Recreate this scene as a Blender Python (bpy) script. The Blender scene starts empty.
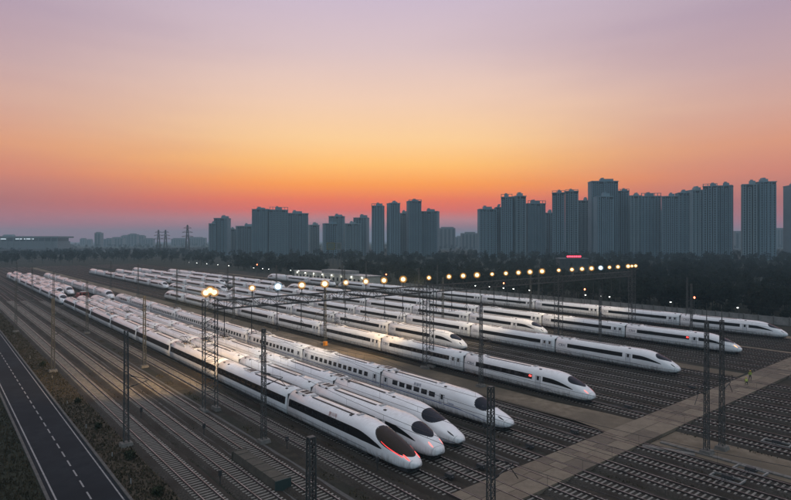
import bpy, math, random
from mathutils import Vector, Matrix
random.seed(7)
R = math.radians
S = bpy.context.scene
COL = S.collection

# ------------------------------------------------------------------ camera
F_PX, W_PX, H_CAM = 565.0, 791.0, 25.0
YAW = math.atan(465.5 / 565.0)          # tracks run along +Y, the camera looks to the right of them
cam_d = bpy.data.cameras.new('camera')
cam_d.sensor_width = 36.0
cam_d.lens = F_PX / W_PX * 36.0
cam_d.shift_y = -10.0 / W_PX
cam_d.clip_start, cam_d.clip_end = 0.5, 20000
cam = bpy.data.objects.new('camera', cam_d)
COL.objects.link(cam)
cam.location = (0, 0, H_CAM)
cam.rotation_euler = (R(90), 0, -YAW)
S.camera = cam

# ------------------------------------------------------------------ render / exposure
S.render.engine = 'CYCLES'
S.cycles.use_denoising = True
S.cycles.max_bounces = 4
S.cycles.diffuse_bounces = 2
S.cycles.glossy_bounces = 3
S.cycles.transmission_bounces = 2
S.cycles.transparent_max_bounces = 8
S.cycles.volume_bounces = 0
S.cycles.caustics_reflective = False
S.cycles.caustics_refractive = False
S.cycles.sample_clamp_indirect = 4.0
S.view_settings.view_transform = 'Standard'
S.view_settings.look = 'None'
S.view_settings.exposure = 0.0
S.view_settings.gamma = 1.0

FW = (math.sin(YAW), math.cos(YAW)); RT = (math.cos(YAW), -math.sin(YAW))
def lin(c):
    out = []
    for v in c[:3]:
        v /= 255.0
        out.append(v / 12.92 if v <= .04045 else ((v + .055) / 1.055) ** 2.4)
    return tuple(out) + (1.0,)

# ------------------------------------------------------------------ dusk sky (the sun has just set ahead of the camera)
world = bpy.data.worlds.new('World'); S.world = world; world.use_nodes = True
nt = world.node_tree; nt.nodes.clear()
def N(t, **kw):
    n = nt.nodes.new(t)
    for k, v in kw.items(): setattr(n, k, v)
    return n
def M_(op, a, b=None, clamp=False):
    n = N('ShaderNodeMath', operation=op); n.use_clamp = clamp
    for i, v in enumerate((a, b)):
        if v is None: continue
        if isinstance(v, (int, float)): n.inputs[i].default_value = v
        else: nt.links.new(v, n.inputs[i])
    return n.outputs[0]
tc = N('ShaderNodeTexCoord')
nrm = N('ShaderNodeVectorMath', operation='NORMALIZE'); nt.links.new(tc.outputs['Generated'], nrm.inputs[0])
sep = N('ShaderNodeSeparateXYZ'); nt.links.new(nrm.outputs[0], sep.inputs[0])
elev = M_('DIVIDE', M_('ARCSINE', M_('MAXIMUM', sep.outputs[2], 0.0)), math.pi / 2)     # 0..1 = 0..90 deg
fac = M_('POWER', elev, 0.5)
sun_az = YAW + math.atan((375 - 395.5) / F_PX)
sx, sy = math.sin(sun_az), math.cos(sun_az)
hl = M_('SQRT', M_('ADD', M_('MULTIPLY', sep.outputs[0], sep.outputs[0]), M_('MULTIPLY', sep.outputs[1], sep.outputs[1])))
dotp = M_('DIVIDE', M_('ADD', M_('MULTIPLY', sep.outputs[0], sx), M_('MULTIPLY', sep.outputs[1], sy)), M_('MAXIMUM', hl, 0.001))
az = M_('ARCCOSINE', M_('MINIMUM', M_('MAXIMUM', dotp, -1.0), 1.0))                      # radians from the afterglow
def ramp(stops):
    n = N('ShaderNodeValToRGB'); n.color_ramp.interpolation = 'B_SPLINE' if False else 'EASE'
    n.color_ramp.interpolation = 'LINEAR'
    el = n.color_ramp.elements
    while len(el) < len(stops): el.new(0.5)
    for e, (deg, c) in zip(el, stops):
        e.position = math.sqrt(deg / 90.0); e.color = c
    nt.links.new(fac, n.inputs[0]); return n.outputs[0]
HAZE = .00025
def clear(deg, c):
    """sky colour beyond the low evening haze for a colour as it is seen through it"""
    T = math.exp(-HAZE*110/math.sin(R(max(deg, 2.2)))); A = (.13,.165,.22)
    return tuple(max((v - a*(1-T))/T, .01) for v, a in zip(lin(c)[:3], A)) + (1.0,)
def ramp2(stops):
    return ramp([(d, clear(d, c) if d < 30 else lin(c)) for d, c in stops])
glow = ramp2([(0, (126, 104, 128)), (1.0, (142, 112, 130)), (2.0, (172, 124, 132)), (3.0, (208, 108, 102)), (4.0, (227, 118, 92)), (5.6, (247, 155, 84)), (7.6, (254, 191, 114)), (10, (251, 206, 152)),
             (13.9, (240, 204, 180)), (18.6, (218, 194, 196)), (23.5, (202, 185, 204)), (35, (210, 202, 218)), (90, (240, 240, 245))])
side = ramp2([(0, (150, 104, 126)), (1.3, (160, 110, 126)), (3.4, (166, 112, 116)), (5.8, (202, 131, 117)), (8.3, (214, 151, 126)), (11.6, (208, 165, 154)), (15, (194, 164, 168)),
             (19.2, (179, 157, 174)), (30, (196, 186, 204)), (90, (240, 240, 245))])
back = ramp([(d, lin(c)) for d, c in [(0, (66, 120, 140)), (4, (80, 134, 154)), (12, (112, 156, 176)), (25, (156, 182, 200)), (50, (216, 221, 232)), (90, (240, 240, 245))]])
def mix(f, a, b):
    n = N('ShaderNodeMix', data_type='RGBA'); nt.links.new(f, n.inputs[0]); nt.links.new(a, n.inputs[6]); nt.links.new(b, n.inputs[7]); return n.outputs[2]
def mrange(v, a, b):
    n = N('ShaderNodeMapRange', interpolation_type='SMOOTHSTEP'); nt.links.new(v, n.inputs[0])
    n.inputs[1].default_value = a; n.inputs[2].default_value = b; return n.outputs[0]
# soft, very faint streaks of high cloud so that the gradient is not perfectly clean
mp = N('ShaderNodeMapping'); nt.links.new(nrm.outputs[0], mp.inputs[0]); mp.inputs['Scale'].default_value = (1.2, 1.2, 9)
ns = N('ShaderNodeTexNoise'); ns.inputs['Scale'].default_value = 2.2; ns.inputs['Detail'].default_value = 5; nt.links.new(mp.outputs[0], ns.inputs['Vector'])
az2 = M_('ADD', az, M_('MULTIPLY', M_('SUBTRACT', ns.outputs[0], 0.5), 0.22))
c1 = mix(mrange(az2, 0.07, 0.66), glow, side)
c2 = mix(mrange(az, 0.8, 2.3), c1, back)
bg = N('ShaderNodeBackground'); nt.links.new(c2, bg.inputs[0]); bg.inputs[1].default_value = 1.0
wo = N('ShaderNodeOutputWorld'); nt.links.new(bg.outputs[0], wo.inputs[0])

# ------------------------------------------------------------------ helpers
class MB:
    """collects faces of one mesh"""
    def __init__(s): s.v = []; s.f = []; s.m = []
    def add(s, vs, fs, m=0):
        o = len(s.v); s.v += [tuple(v) for v in vs]
        s.f += [tuple(i + o for i in f) for f in fs]; s.m += [m] * len(fs)
    def box(s, x0, x1, y0, y1, z0, z1, m=0):
        s.add([(x0,y0,z0),(x1,y0,z0),(x1,y1,z0),(x0,y1,z0),(x0,y0,z1),(x1,y0,z1),(x1,y1,z1),(x0,y1,z1)],
              [(0,3,2,1),(4,5,6,7),(0,1,5,4),(1,2,6,5),(2,3,7,6),(3,0,4,7)], m)
    def tbox(s, x0, x1, y0, y1, z0, z1, ix, iy, m=0):      # box with a smaller top
        s.add([(x0,y0,z0),(x1,y0,z0),(x1,y1,z0),(x0,y1,z0),(x0+ix,y0+iy,z1),(x1-ix,y0+iy,z1),(x1-ix,y1-iy,z1),(x0+ix,y1-iy,z1)],
              [(0,3,2,1),(4,5,6,7),(0,1,5,4),(1,2,6,5),(2,3,7,6),(3,0,4,7)], m)
    def bar(s, p, q, w, m=0, w2=None):
        p, q = Vector(p), Vector(q); d = q - p
        if d.length < 1e-6: return
        d.normalize(); up = Vector((0,0,1)) if abs(d.z) < .95 else Vector((0,1,0))
        a = d.cross(up).normalized() * (w / 2); b = d.cross(a).normalized() * (w / 2)
        k = (w2 / w) if w2 else 1
        vs = [p+a+b, p-a+b, p-a-b, p+a-b, q+(a+b)*k, q+(b-a)*k, q-(a+b)*k, q+(a-b)*k]
        s.add(vs, [(0,1,2,3),(7,6,5,4),(0,4,5,1),(1,5,6,2),(2,6,7,3),(3,7,4,0)], m)
    def cyl(s, p, q, r, n=8, r2=None, m=0):
        p, q = Vector(p), Vector(q); d = (q - p).normalized(); up = Vector((0,0,1)) if abs(d.z) < .95 else Vector((0,1,0))
        a = d.cross(up).normalized(); b = d.cross(a).normalized(); r2 = r if r2 is None else r2
        vs = []
        for k in range(n):
            t = 2 * math.pi * k / n; vs.append(p + (a * math.cos(t) + b * math.sin(t)) * r)
        for k in range(n):
            t = 2 * math.pi * k / n; vs.append(q + (a * math.cos(t) + b * math.sin(t)) * r2)
        fs = [(k, (k+1) % n, n + (k+1) % n, n + k) for k in range(n)] + [tuple(range(n-1, -1, -1)), tuple(range(n, 2*n))]
        s.add(vs, fs, m)
    def ball(s, c, rx, ry, rz, n=8, k=5, m=0):
        vs = [(c[0], c[1], c[2]-rz)]
        for i in range(1, k):
            ph = -math.pi/2 + math.pi*i/k
            for j in range(n):
                t = 2*math.pi*j/n; vs.append((c[0]+rx*math.cos(ph)*math.cos(t), c[1]+ry*math.cos(ph)*math.sin(t), c[2]+rz*math.sin(ph)))
        vs.append((c[0], c[1], c[2]+rz)); fs = []
        for j in range(n): fs.append((0, 1+(j+1) % n, 1+j))
        for i in range(k-2):
            for j in range(n): fs.append((1+i*n+j, 1+i*n+(j+1) % n, 1+(i+1)*n+(j+1) % n, 1+(i+1)*n+j))
        e = len(vs)-1; o = 1+(k-2)*n
        for j in range(n): fs.append((o+j, o+(j+1) % n, e))
        s.add(vs, fs, m)
    def mesh(s, name, mats, smooth=False):
        me = bpy.data.meshes.new(name); me.from_pydata(s.v, [], s.f)
        for mt in (mats if isinstance(mats, (list, tuple)) else [mats]): me.materials.append(mt)
        if any(s.m): me.polygons.foreach_set('material_index', s.m)
        if smooth: me.polygons.foreach_set('use_smooth', [True] * len(s.f))
        me.update(); return me
def obj(name, me, parent=None, loc=None, rz=None):
    o = bpy.data.objects.new(name, me); COL.objects.link(o)
    if parent: o.parent = parent
    if loc: o.location = loc
    if rz is not None: o.rotation_euler = (0, 0, rz)
    return o
def tag(o, label=None, cat=None, group=None, kind=None):
    if label: o['label'] = label
    if cat: o['category'] = cat
    if group: o['group'] = group
    if kind: o['kind'] = kind
    return o
def empty(name, loc, rz=0):
    o = bpy.data.objects.new(name, None); COL.objects.link(o); o.location = loc; o.rotation_euler = (0,0,rz); o.empty_display_size = .2
    return o
ORD = ['first','second','third','fourth','fifth','sixth','seventh','eighth','ninth','tenth','eleventh','twelfth','thirteenth','fourteenth','fifteenth','sixteenth','seventeenth','eighteenth','nineteenth','twentieth','twenty-first','twenty-second','twenty-third','twenty-fourth','twenty-fifth','twenty-sixth','twenty-seventh','twenty-eighth','twenty-ninth','thirtieth']
def depth(x, y): return x * FW[0] + y * FW[1]
def at(px, z):                                   # ground position at picture column px and depth z
    l = (px - 395.5) / F_PX * z
    return (FW[0]*z + RT[0]*l, FW[1]*z + RT[1]*l)
def Yon(X, px):                                  # Y where column px meets the line X = const
    k = (px - 395.5) / F_PX
    return X * (FW[1] + RT[1]*k) / (FW[0] + RT[0]*k)

# ------------------------------------------------------------------ materials
def mat(name, col, rough=.6, metal=0.0, col2=None, scale=4.0, detail=6, coords='Object', bump=0.0, bscale=None, spec=.5, stretch=None, coat=0, contrast=(.35,.65), big=None):
    m = bpy.data.materials.new(name); m.use_nodes = True
    t = m.node_tree; b = t.nodes['Principled BSDF']
    b.inputs['Roughness'].default_value = rough; b.inputs['Metallic'].default_value = metal
    b.inputs['Specular IOR Level'].default_value = spec
    if coat: b.inputs['Coat Weight'].default_value = coat; b.inputs['Coat Roughness'].default_value = .15
    b.inputs['Base Color'].default_value = tuple(col) + (1,)
    if col2 is None and not bump: return m
    c = t.nodes.new('ShaderNodeTexCoord'); out = c.outputs[coords]
    if coords == 'World':
        pass
    if stretch:
        mpn = t.nodes.new('ShaderNodeMapping'); mpn.inputs['Scale'].default_value = stretch; t.links.new(out, mpn.inputs[0]); out = mpn.outputs[0]
    if col2 is not None:
        n = t.nodes.new('ShaderNodeTexNoise'); n.inputs['Scale'].default_value = scale; n.inputs['Detail'].default_value = detail; n.inputs['Roughness'].default_value = .65
        t.links.new(out, n.inputs['Vector'])
        r = t.nodes.new('ShaderNodeValToRGB'); r.color_ramp.elements[0].position, r.color_ramp.elements[1].position = contrast
        r.color_ramp.elements[0].color = tuple(col) + (1,); r.color_ramp.elements[1].color = tuple(col2) + (1,)
        t.links.new(n.outputs[0], r.inputs[0]); cout = r.outputs[0]
        if big:                                   # (scale, colour): broad patches
            n2 = t.nodes.new('ShaderNodeTexNoise'); n2.inputs['Scale'].default_value = big[0]; n2.inputs['Detail'].default_value = 4
            t.links.new(out, n2.inputs['Vector'])
            r2 = t.nodes.new('ShaderNodeMapRange'); r2.inputs[1].default_value = .42; r2.inputs[2].default_value = .62; t.links.new(n2.outputs[0], r2.inputs[0])
            mx = t.nodes.new('ShaderNodeMix'); mx.data_type = 'RGBA'; t.links.new(r2.outputs[0], mx.inputs[0]); t.links.new(cout, mx.inputs[6]); mx.inputs[7].default_value = tuple(big[1]) + (1,)
            cout = mx.outputs[2]
        t.links.new(cout, b.inputs['Base Color'])
    if bump:
        nb = t.nodes.new('ShaderNodeTexNoise'); nb.inputs['Scale'].default_value = bscale or scale * 4; nb.inputs['Detail'].default_value = 4
        t.links.new(out, nb.inputs['Vector'])
        bp = t.nodes.new('ShaderNodeBump'); bp.inputs['Strength'].default_value = bump; bp.inputs['Distance'].default_value = .05
        t.links.new(nb.outputs[0], bp.inputs['Height']); t.links.new(bp.outputs[0], b.inputs['Normal'])
    return m
def emit(name, col, strength):
    m = bpy.data.materials.new(name); m.use_nodes = True; t = m.node_tree; b = t.nodes['Principled BSDF']
    b.inputs['Base Color'].default_value = tuple(col) + (1,); b.inputs['Emission Color'].default_value = tuple(col) + (1,); b.inputs['Emission Strength'].default_value = strength
    return m
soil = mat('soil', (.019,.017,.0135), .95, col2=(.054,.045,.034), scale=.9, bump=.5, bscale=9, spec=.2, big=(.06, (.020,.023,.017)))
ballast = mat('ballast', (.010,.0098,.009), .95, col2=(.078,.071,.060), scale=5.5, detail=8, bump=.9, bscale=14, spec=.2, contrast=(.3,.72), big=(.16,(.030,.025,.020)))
concrete_sleeper = mat('sleeper_concrete', (.15,.142,.128), .9, col2=(.29,.275,.25), scale=1.5, spec=.2)
rail_steel = mat('rail_steel', (.014,.011,.010), .55, .2, col2=(.034,.027,.023), scale=2)
rail_head = mat('rail_head', (.48,.46,.45), .34, 1.0, col2=(.16,.13,.11), scale=.35)
asphalt = mat('asphalt', (.012,.015,.019), .9, col2=(.022,.026,.031), scale=.6, detail=9, bump=.15, bscale=20, spec=.12, big=(.09,(.013,.0155,.019)))
road_paint = mat('road_paint', (.26,.26,.26), .8, col2=(.08,.085,.09), scale=2.2, contrast=(.42,.75))
kerb_con = mat('kerb_concrete', (.050,.050,.047), .9, col2=(.09,.088,.084), scale=2)
dirt_path = mat('dirt_path', (.13,.103,.074), .95, col2=(.23,.19,.142), scale=.7, detail=8, bump=.3, bscale=7, spec=.15, big=(.05,(.105,.088,.066)))
slab_mats = [mat('crossing_slab_%s' % 'abc'[i], c, .9, col2=tuple(v*1.35 for v in c), scale=1.3, detail=7, bump=.2, spec=.2) for i, c in enumerate([(.132,.107,.081), (.108,.089,.070), (.156,.129,.097)])]
con = mat('concrete', (.10,.097,.09), .9, col2=(.19,.18,.165), scale=.8, spec=.2)
galv = mat('galvanised_steel', (.055,.060,.060), .6, .3, col2=(.10,.105,.10), scale=1.2)
dark_steel = mat('dark_steel', (.035,.038,.04), .6, .3, col2=(.06,.06,.06), scale=2)
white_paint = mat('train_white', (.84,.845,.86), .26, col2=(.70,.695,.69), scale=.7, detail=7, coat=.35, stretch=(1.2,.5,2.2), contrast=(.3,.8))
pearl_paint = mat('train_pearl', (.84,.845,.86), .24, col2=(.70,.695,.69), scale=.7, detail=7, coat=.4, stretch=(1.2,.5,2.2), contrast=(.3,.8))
def grime_and_low_tone(m):  # streaky brown: roof grime, and sides darker towards the bottom
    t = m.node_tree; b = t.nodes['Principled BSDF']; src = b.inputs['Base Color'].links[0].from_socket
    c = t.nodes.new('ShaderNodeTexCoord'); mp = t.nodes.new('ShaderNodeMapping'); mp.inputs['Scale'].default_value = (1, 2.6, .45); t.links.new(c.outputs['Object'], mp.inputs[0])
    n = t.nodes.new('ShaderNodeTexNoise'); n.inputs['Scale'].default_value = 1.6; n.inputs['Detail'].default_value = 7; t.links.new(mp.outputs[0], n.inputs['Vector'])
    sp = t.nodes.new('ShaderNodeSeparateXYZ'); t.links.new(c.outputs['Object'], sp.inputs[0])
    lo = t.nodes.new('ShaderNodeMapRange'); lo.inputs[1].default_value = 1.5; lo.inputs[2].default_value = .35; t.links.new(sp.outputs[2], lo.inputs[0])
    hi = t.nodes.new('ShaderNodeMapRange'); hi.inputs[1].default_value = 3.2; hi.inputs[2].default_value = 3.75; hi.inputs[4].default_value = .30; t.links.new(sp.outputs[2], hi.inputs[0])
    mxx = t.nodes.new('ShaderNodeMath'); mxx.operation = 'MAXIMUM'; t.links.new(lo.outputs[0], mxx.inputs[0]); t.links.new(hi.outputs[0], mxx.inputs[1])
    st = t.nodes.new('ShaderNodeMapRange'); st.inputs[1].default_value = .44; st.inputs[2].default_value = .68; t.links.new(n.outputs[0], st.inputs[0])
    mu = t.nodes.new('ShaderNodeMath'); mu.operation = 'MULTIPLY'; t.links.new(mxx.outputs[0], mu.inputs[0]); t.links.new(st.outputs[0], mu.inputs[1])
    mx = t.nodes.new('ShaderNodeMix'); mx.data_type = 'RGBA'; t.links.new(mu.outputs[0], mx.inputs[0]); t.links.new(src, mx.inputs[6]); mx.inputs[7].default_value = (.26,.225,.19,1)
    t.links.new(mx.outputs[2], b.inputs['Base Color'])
grime_and_low_tone(white_paint); grime_and_low_tone(pearl_paint)
glass = mat('train_glass', (.008,.010,.013), .05, spec=.5)
screen_brown = mat('windscreen_brown', (.020,.013,.009), .1, spec=.16)
screen_blue = mat('windscreen_blue', (.006,.010,.020), .1, spec=.16)
band_black = mat('band_black', (.008,.009,.010), .35, spec=.2)
door_grey = mat('door_grey', (.60,.61,.63), .35)
blue_line = mat('stripe_blue', (.04,.075,.22), .3)
grey_line = mat('stripe_grey', (.30,.31,.33), .4)
rubber = mat('rubber', (.02,.02,.021), .8)
vent_dark = mat('roof_vent', (.030,.026,.024), .7)
roof_grey = mat('roof_grey', (.36,.36,.36), .5)
gold_text = mat('lettering_red', (.33,.12,.09), .5)
logo_grey = mat('lettering_grey', (.06,.075,.12), .5)
red_lamp = emit('tail_lamp_red', (1.0,.06,.05), 3.0)
red_strip = emit('lamp_strip_red', (1.0,.05,.05), 1.6)
pink_lamp = emit('head_lamp_pink', (1.0,.30,.27), .9)
amber_lamp = emit('head_lamp_amber', (1.0,.50,.20), 2.2)
warm_lens = emit('floodlight_lens_warm', (1.0,.70,.36), 3.0)
white_lens = emit('floodlight_lens_white', (.80,.93,1.0), 2.2)
post_lens = emit('lamp_lens', (.95,.97,.90), 9)
red_lens = emit('signal_lens', (1.0,.16,.06), 18)

# ------------------------------------------------------------------ ground
mb = MB()
G0, G1 = -7000, 7000
mb.add([(G0,G0,-.03),(G1,G0,-.03),(G1,G1,-.03),(G0,G1,-.03)], [(0,1,2,3)])
grass_far = mat('far_field', (.014,.020,.016), .98, col2=(.032,.035,.025), scale=.02, detail=8, bump=.4, bscale=.6, spec=.1, big=(.004,(.030,.034,.028)))
tag(obj('ground', mb.mesh('ground', grass_far)), kind='structure')
mb = MB(); mb.add([(15.2,-10,0),(192,-10,0),(192,500,0),(15.2,500,0)], [(0,1,2,3)])
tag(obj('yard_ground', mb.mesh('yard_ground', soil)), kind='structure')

# road, kerbs, paint
mb = MB(); mb.add([(8.9,-10,.03),(14.75,-10,.03),(14.75,900,.03),(8.9,900,.03)], [(0,1,2,3)])
road = tag(obj('road', mb.mesh('road', asphalt)), kind='structure')
for nm, x0, x1 in (('edge_line', 9.28, 9.43), ('edge_line', 14.33, 14.46)):
    m2 = MB(); m2.add([(x0,-10,.034),(x1,-10,.034),(x1,700,.034),(x0,700,.034)], [(0,1,2,3)]); obj(nm, m2.mesh(nm, road_paint), road)
m2 = MB(); m2.add([(-.075,0,.034),(.075,0,.034),(.075,2,.034),(-.075,2,.034)], [(0,1,2,3)]); dash_me = m2.mesh('lane_dash', road_paint)
for k in range(75): obj('lane_dash', dash_me, road, (12.0, 40 + k*3.45, 0))
m2 = MB(); m2.box(-.14, .14, 0, 3.96, -.05, .15); kerb_me = m2.mesh('kerb_stone', kerb_con)
for x in (8.76, 14.9):
    for k in range(40): obj('kerb_stone', kerb_me, road, (x, 42 + k*4.0, 0))
    m3 = MB(); m3.box(x-.14, x+.14, 202.04, 700, -.05, .15); obj('kerb_line', m3.mesh('kerb_line', kerb_con), road)

# grass and low scrub beside the road: one mass
mb = MB(); mb.add([(15.05,-10,.006),(18.7,-10,.006),(18.7,420,.006),(15.05,420,.006)], [(0,1,2,3)])
tag(obj('verge', mb.mesh('verge', mat('verge_soil', (.028,.025,.019), .95, col2=(.080,.066,.048), scale=.8, detail=9, bump=.6, bscale=6, spec=.1))), kind='structure')
grass_m = mat('verge_grass', (.030,.029,.017), .95, col2=(.080,.067,.043), scale=.35, spec=.1)
def grass(name, x0, x1, y0, y1, n, hmax, label):
    mb = MB(); rnd = random.Random(hash(name) % 1000 if False else len(name))
    for _ in range(n):
        y = y0 + (y1-y0) * rnd.random()**1.5; x = x0 + (x1-x0)*rnd.random()
        h = hmax*(.3+.7*rnd.random()); a = rnd.random()*math.pi; w = .05+.10*rnd.random()
        dx, dy = math.cos(a)*w, math.sin(a)*w; lx, ly = (rnd.random()-.5)*h, (rnd.random()-.5)*h
        mb.add([(x-dx,y-dy,-.03),(x+dx,y+dy,-.03),(x+lx,y+ly,h)], [(0,1,2)])
    return tag(obj(name, mb.mesh(name, grass_m)), label, 'grass', kind='stuff')
grass('verge_grass', 15.15, 18.6, 40, 260, 13000, .32, 'dry grass and weeds on the strip between road and tracks')
grass('roadside_grass', -6, 8.5, 48, 220, 30000, .38, 'dark grass growing left of the road')

# ------------------------------------------------------------------ tracks
mb = MB(); rnd = random.Random(21)
for _ in range(15000):
    g = rnd.choice((18.9, 22.9, 27.1, 32.3, 32.6, 37.4, 55.4, 59.8, 64.0, 67.9, 75.0, 84.4, 98.5, 108.0, 113.5)); y = 12 + 200*rnd.random()**1.4; x = g + rnd.gauss(0, .30)
    if 33 < y < 40 and g > 37 or (random.Random(int(y/3.1)*31+int(g)).random() < .62): continue
    h = .06+.22*rnd.random(); a = rnd.random()*3.1; w_ = .05+.06*rnd.random(); dx, dy = math.cos(a)*w_, math.sin(a)*w_
    mb.add([(x-dx,y-dy,0),(x+dx,y+dy,0),(x+rnd.gauss(0,.1),y+rnd.gauss(0,.1),h)], [(0,1,2)])
tag(obj('track_weeds', mb.mesh('track_weeds', grass_m)), 'sparse dry weeds growing in the gaps between the tracks', 'weeds', kind='stuff')
TR = [20.8, 25.0, 29.2, 35.1, 39.7, 44.1, 48.6, 53.1, 57.7, 61.9, 66.1, 77.3, 82.0, 86.8, 91.5, 96.2, 100.8, 105.4, 110.6, 121.1, 126.0, 130.4, 134.8, 139.5, 143.5, 150.5, 155.2, 160.0, 164.8]
RAIL_TOP = .40
Y_END = 620
def rail_mesh(y0, y1):
    mb = MB(); ys = [y0, y1]
    pr = [(-.07,.24),(.07,.24),(.07,.27),(.02,.30),(.02,.35),(.037,.365),(.037,.40),(-.037,.40),(-.037,.365),(-.02,.35),(-.02,.30),(-.07,.27)]
    n = len(pr)
    mb.add([(x, y, z) for y in ys for x, z in pr], [(k, (k+1) % n, n+(k+1) % n, n+k) for k in range(n)])
    mb.m[6] = 1
    return mb.mesh('rail', [rail_steel, rail_head])
rail_me = rail_mesh(0, Y_END)
mb = MB()
mb.add([(-1.25,-.14,.10),(1.25,-.14,.10),(1.25,.14,.10),(-1.25,.14,.10),(-1.22,-.10,.245),(-.45,-.10,.235),(.45,-.10,.235),(1.22,-.10,.245),(1.22,.10,.245),(.45,.10,.235),(-.45,.10,.235),(-1.22,.10,.245)],
       [(4,5,10,11),(5,6,9,10),(6,7,8,9),(0,1,7,6,5,4),(2,3,11,10,9,8),(1,2,8,7),(3,0,4,11)])
sleeper_me = mb.mesh('sleeper', concrete_sleeper)
CROSS0, CROSS1 = 33.8, 38.9
for X in TR:
    y0 = 8 if X > 37 else 36
    if X < 37: y0 = 30
    mb = MB(); ny = 90
    rnd = random.Random(int(X*10)); vs = []; fs = []
    for i in range(ny+1):                      # an uneven ballast shoulder
        y = y0 + (Y_END - y0) * (i/ny)**1.6
        j = [rnd.uniform(-.14,.14), rnd.uniform(-.06,.06), rnd.uniform(-.06,.06), rnd.uniform(-.14,.14)]
        vs += [(-2.05+j[0], y, .004), (-1.5+j[1], y, .20), (1.5+j[2], y, .20), (2.05+j[3], y, .004)]
    for i in range(ny):
        for k in range(3): fs.append((4*i+k, 4*i+k+1, 4*i+k+5, 4*i+k+4))
    mb.add(vs, fs)
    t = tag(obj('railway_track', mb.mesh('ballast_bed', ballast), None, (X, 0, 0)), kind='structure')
    for sx_ in (-.7545, .7545):
        r = obj('rail', rail_me, t, (sx_, y0, 0)); r.scale = (1, (Y_END - y0)/Y_END, 1)
    # sleepers: near ones singly, the rest joined
    far = MB(); y = y0 + .3; n_ind = 0
    sv = [v.co[:] for v in sleeper_me.vertices]; sf = [tuple(p.vertices) for p in sleeper_me.polygons]
    while y < 330:
        z = depth(X, y); l = X*RT[0] + y*RT[1]
        px = 395.5 + F_PX*l/z; py = 240 + F_PX*25/z
        if -25 < px < 815 and py < 512 and not (X > 37 and CROSS0-.2 < y < CROSS1+.2):
            if z < 88 and n_ind < 300:
                obj('sleeper', sleeper_me, t, (rnd.uniform(-.04,.04), y + rnd.uniform(-.03,.03), rnd.uniform(-.012,.004)), rnd.uniform(-.02,.02)); n_ind += 1
            elif z < 230:
                far.add([(a, b+y, c) for a, b, c in sv], [f for f in sf[:4]])
        y += .60
    if far.v: tag(obj('far_sleepers', far.mesh('far_sleepers', concrete_sleeper), t), kind='stuff')

# crossing of concrete and timber panels over the tracks, and the dirt path along the yard
cr = tag(empty('level_crossing', (0, 0, 0)), kind='structure')
rnd = random.Random(3)
xs = [t for t in TR if t > 37]
def panel(x0, x1, y0, y1, zt=.385):
    mb = MB(); mb.tbox(x0+.02, x1-.02, y0+.015, y1-.015, 0, zt + rnd.uniform(-.012,.008), .015, .015); return obj('crossing_panel', mb.mesh('crossing_panel', rnd.choice(slab_mats)), cr)
for i, X in enumerate(xs):
    for k in range(3):
        ya = CROSS0 + (CROSS1-CROSS0)*k/3; yb = CROSS0 + (CROSS1-CROSS0)*(k+1)/3
        panel(X-.68, X+.68, ya, yb)
    nx = xs[i+1] if i+1 < len(xs) else X + 26
    g0, g1 = X+.83, nx-.83
    m = max(1, round((g1-g0)/4.2))
    for j in range(m):
        panel(g0+(g1-g0)*j/m, g0+(g1-g0)*(j+1)/m, CROSS0, (CROSS0+CROSS1)/2); panel(g0+(g1-g0)*j/m, g0+(g1-g0)*(j+1)/m, (CROSS0+CROSS1)/2, CROSS1)
mb = MB()                                         # service path with a flared mouth at the crossing
prof = [(CROSS1, 64.2+3.2, 79.0-4.1), (44.0, 68.3, 74.6), (52, 68.6, 74.2), (90, 68.7, 74.3), (300, 68.7, 74.3), (600, 68.9, 74.0)]
mb.add([p for y, a, b in prof for p in ((a, y, .25 if y < 45 else .06), (b, y, .25 if y < 45 else .06))] , [(2*i, 2*i+1, 2*i+3, 2*i+2) for i in range(len(prof)-1)])
tag(obj('service_path', mb.mesh('service_path', dirt_path)), kind='structure')
for nm, xa, xb, ya, yb in (('walkway', 26.75, 27.45, 36, 400), ('walkway', 31.0, 31.6, 36, 400), ('walkway', 50.6, 51.1, 40, 420), ('walkway', 64.0-.25, 64.0+.25, 40, 420), ('dirt_strip', 68.3, 75.2, 8, 33.7),
                       ('walkway', 113.6, 117.6, 40, 420), ('walkway', 146.2, 148.0, 40, 420), ('walkway', 167.5, 172.5, 8, 420), ('walkway', 79.4, 79.9, 40, 420), ('walkway', 93.6, 94.1, 40, 420), ('walkway', 103.0, 103.5, 40, 420)):
    mb = MB(); mb.add([(xa,ya,.012),(xb,ya,.012),(xb,yb,.012),(xa,yb,.012)], [(0,1,2,3)]); tag(obj(nm, mb.mesh(nm, dirt_path if xb-xa > 1.5 else kerb_con)), kind='structure')
# cable duct with lids, next to the mast row on the right and the left
m2 = MB(); m2.box(-.3, .3, 0, .97, 0, .16); lid_me = m2.mesh('duct_lid', con)
for X, ya, yb, nm in ((69.6, 8, 33, 'cable_duct'),):
    e = tag(empty(nm, (X, ya, 0)), 'pale concrete cable duct with lids along the dirt strip below the crossing', 'cable duct')
    for k in range(int(yb-ya)): obj('duct_lid', lid_me, e, (0, k, 0))
e = tag(empty('foot_plank', (66.9, 31.5, 0), R(28)), 'short sloping concrete walkway slab beside the dirt strip below the crossing', 'walkway')
mb = MB(); mb.add([(-.45,-3.4,.16),(.45,-3.4,.16),(.45,2.2,.42),(-.45,2.2,.42),(-.45,-3.4,0),(.45,-3.4,0),(.45,2.2,.1),(-.45,2.2,.1)], [(0,1,2,3),(7,6,5,4),(0,4,5,1),(1,5,6,2),(2,6,7,3),(3,7,4,0)])
obj('slab', mb.mesh('slab', con), e)
mb = MB(); mb.box(.47, .57, -3.4, 2.2, 0, .3); obj('edge_board', mb.mesh('edge_board', kerb_con), e)

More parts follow.
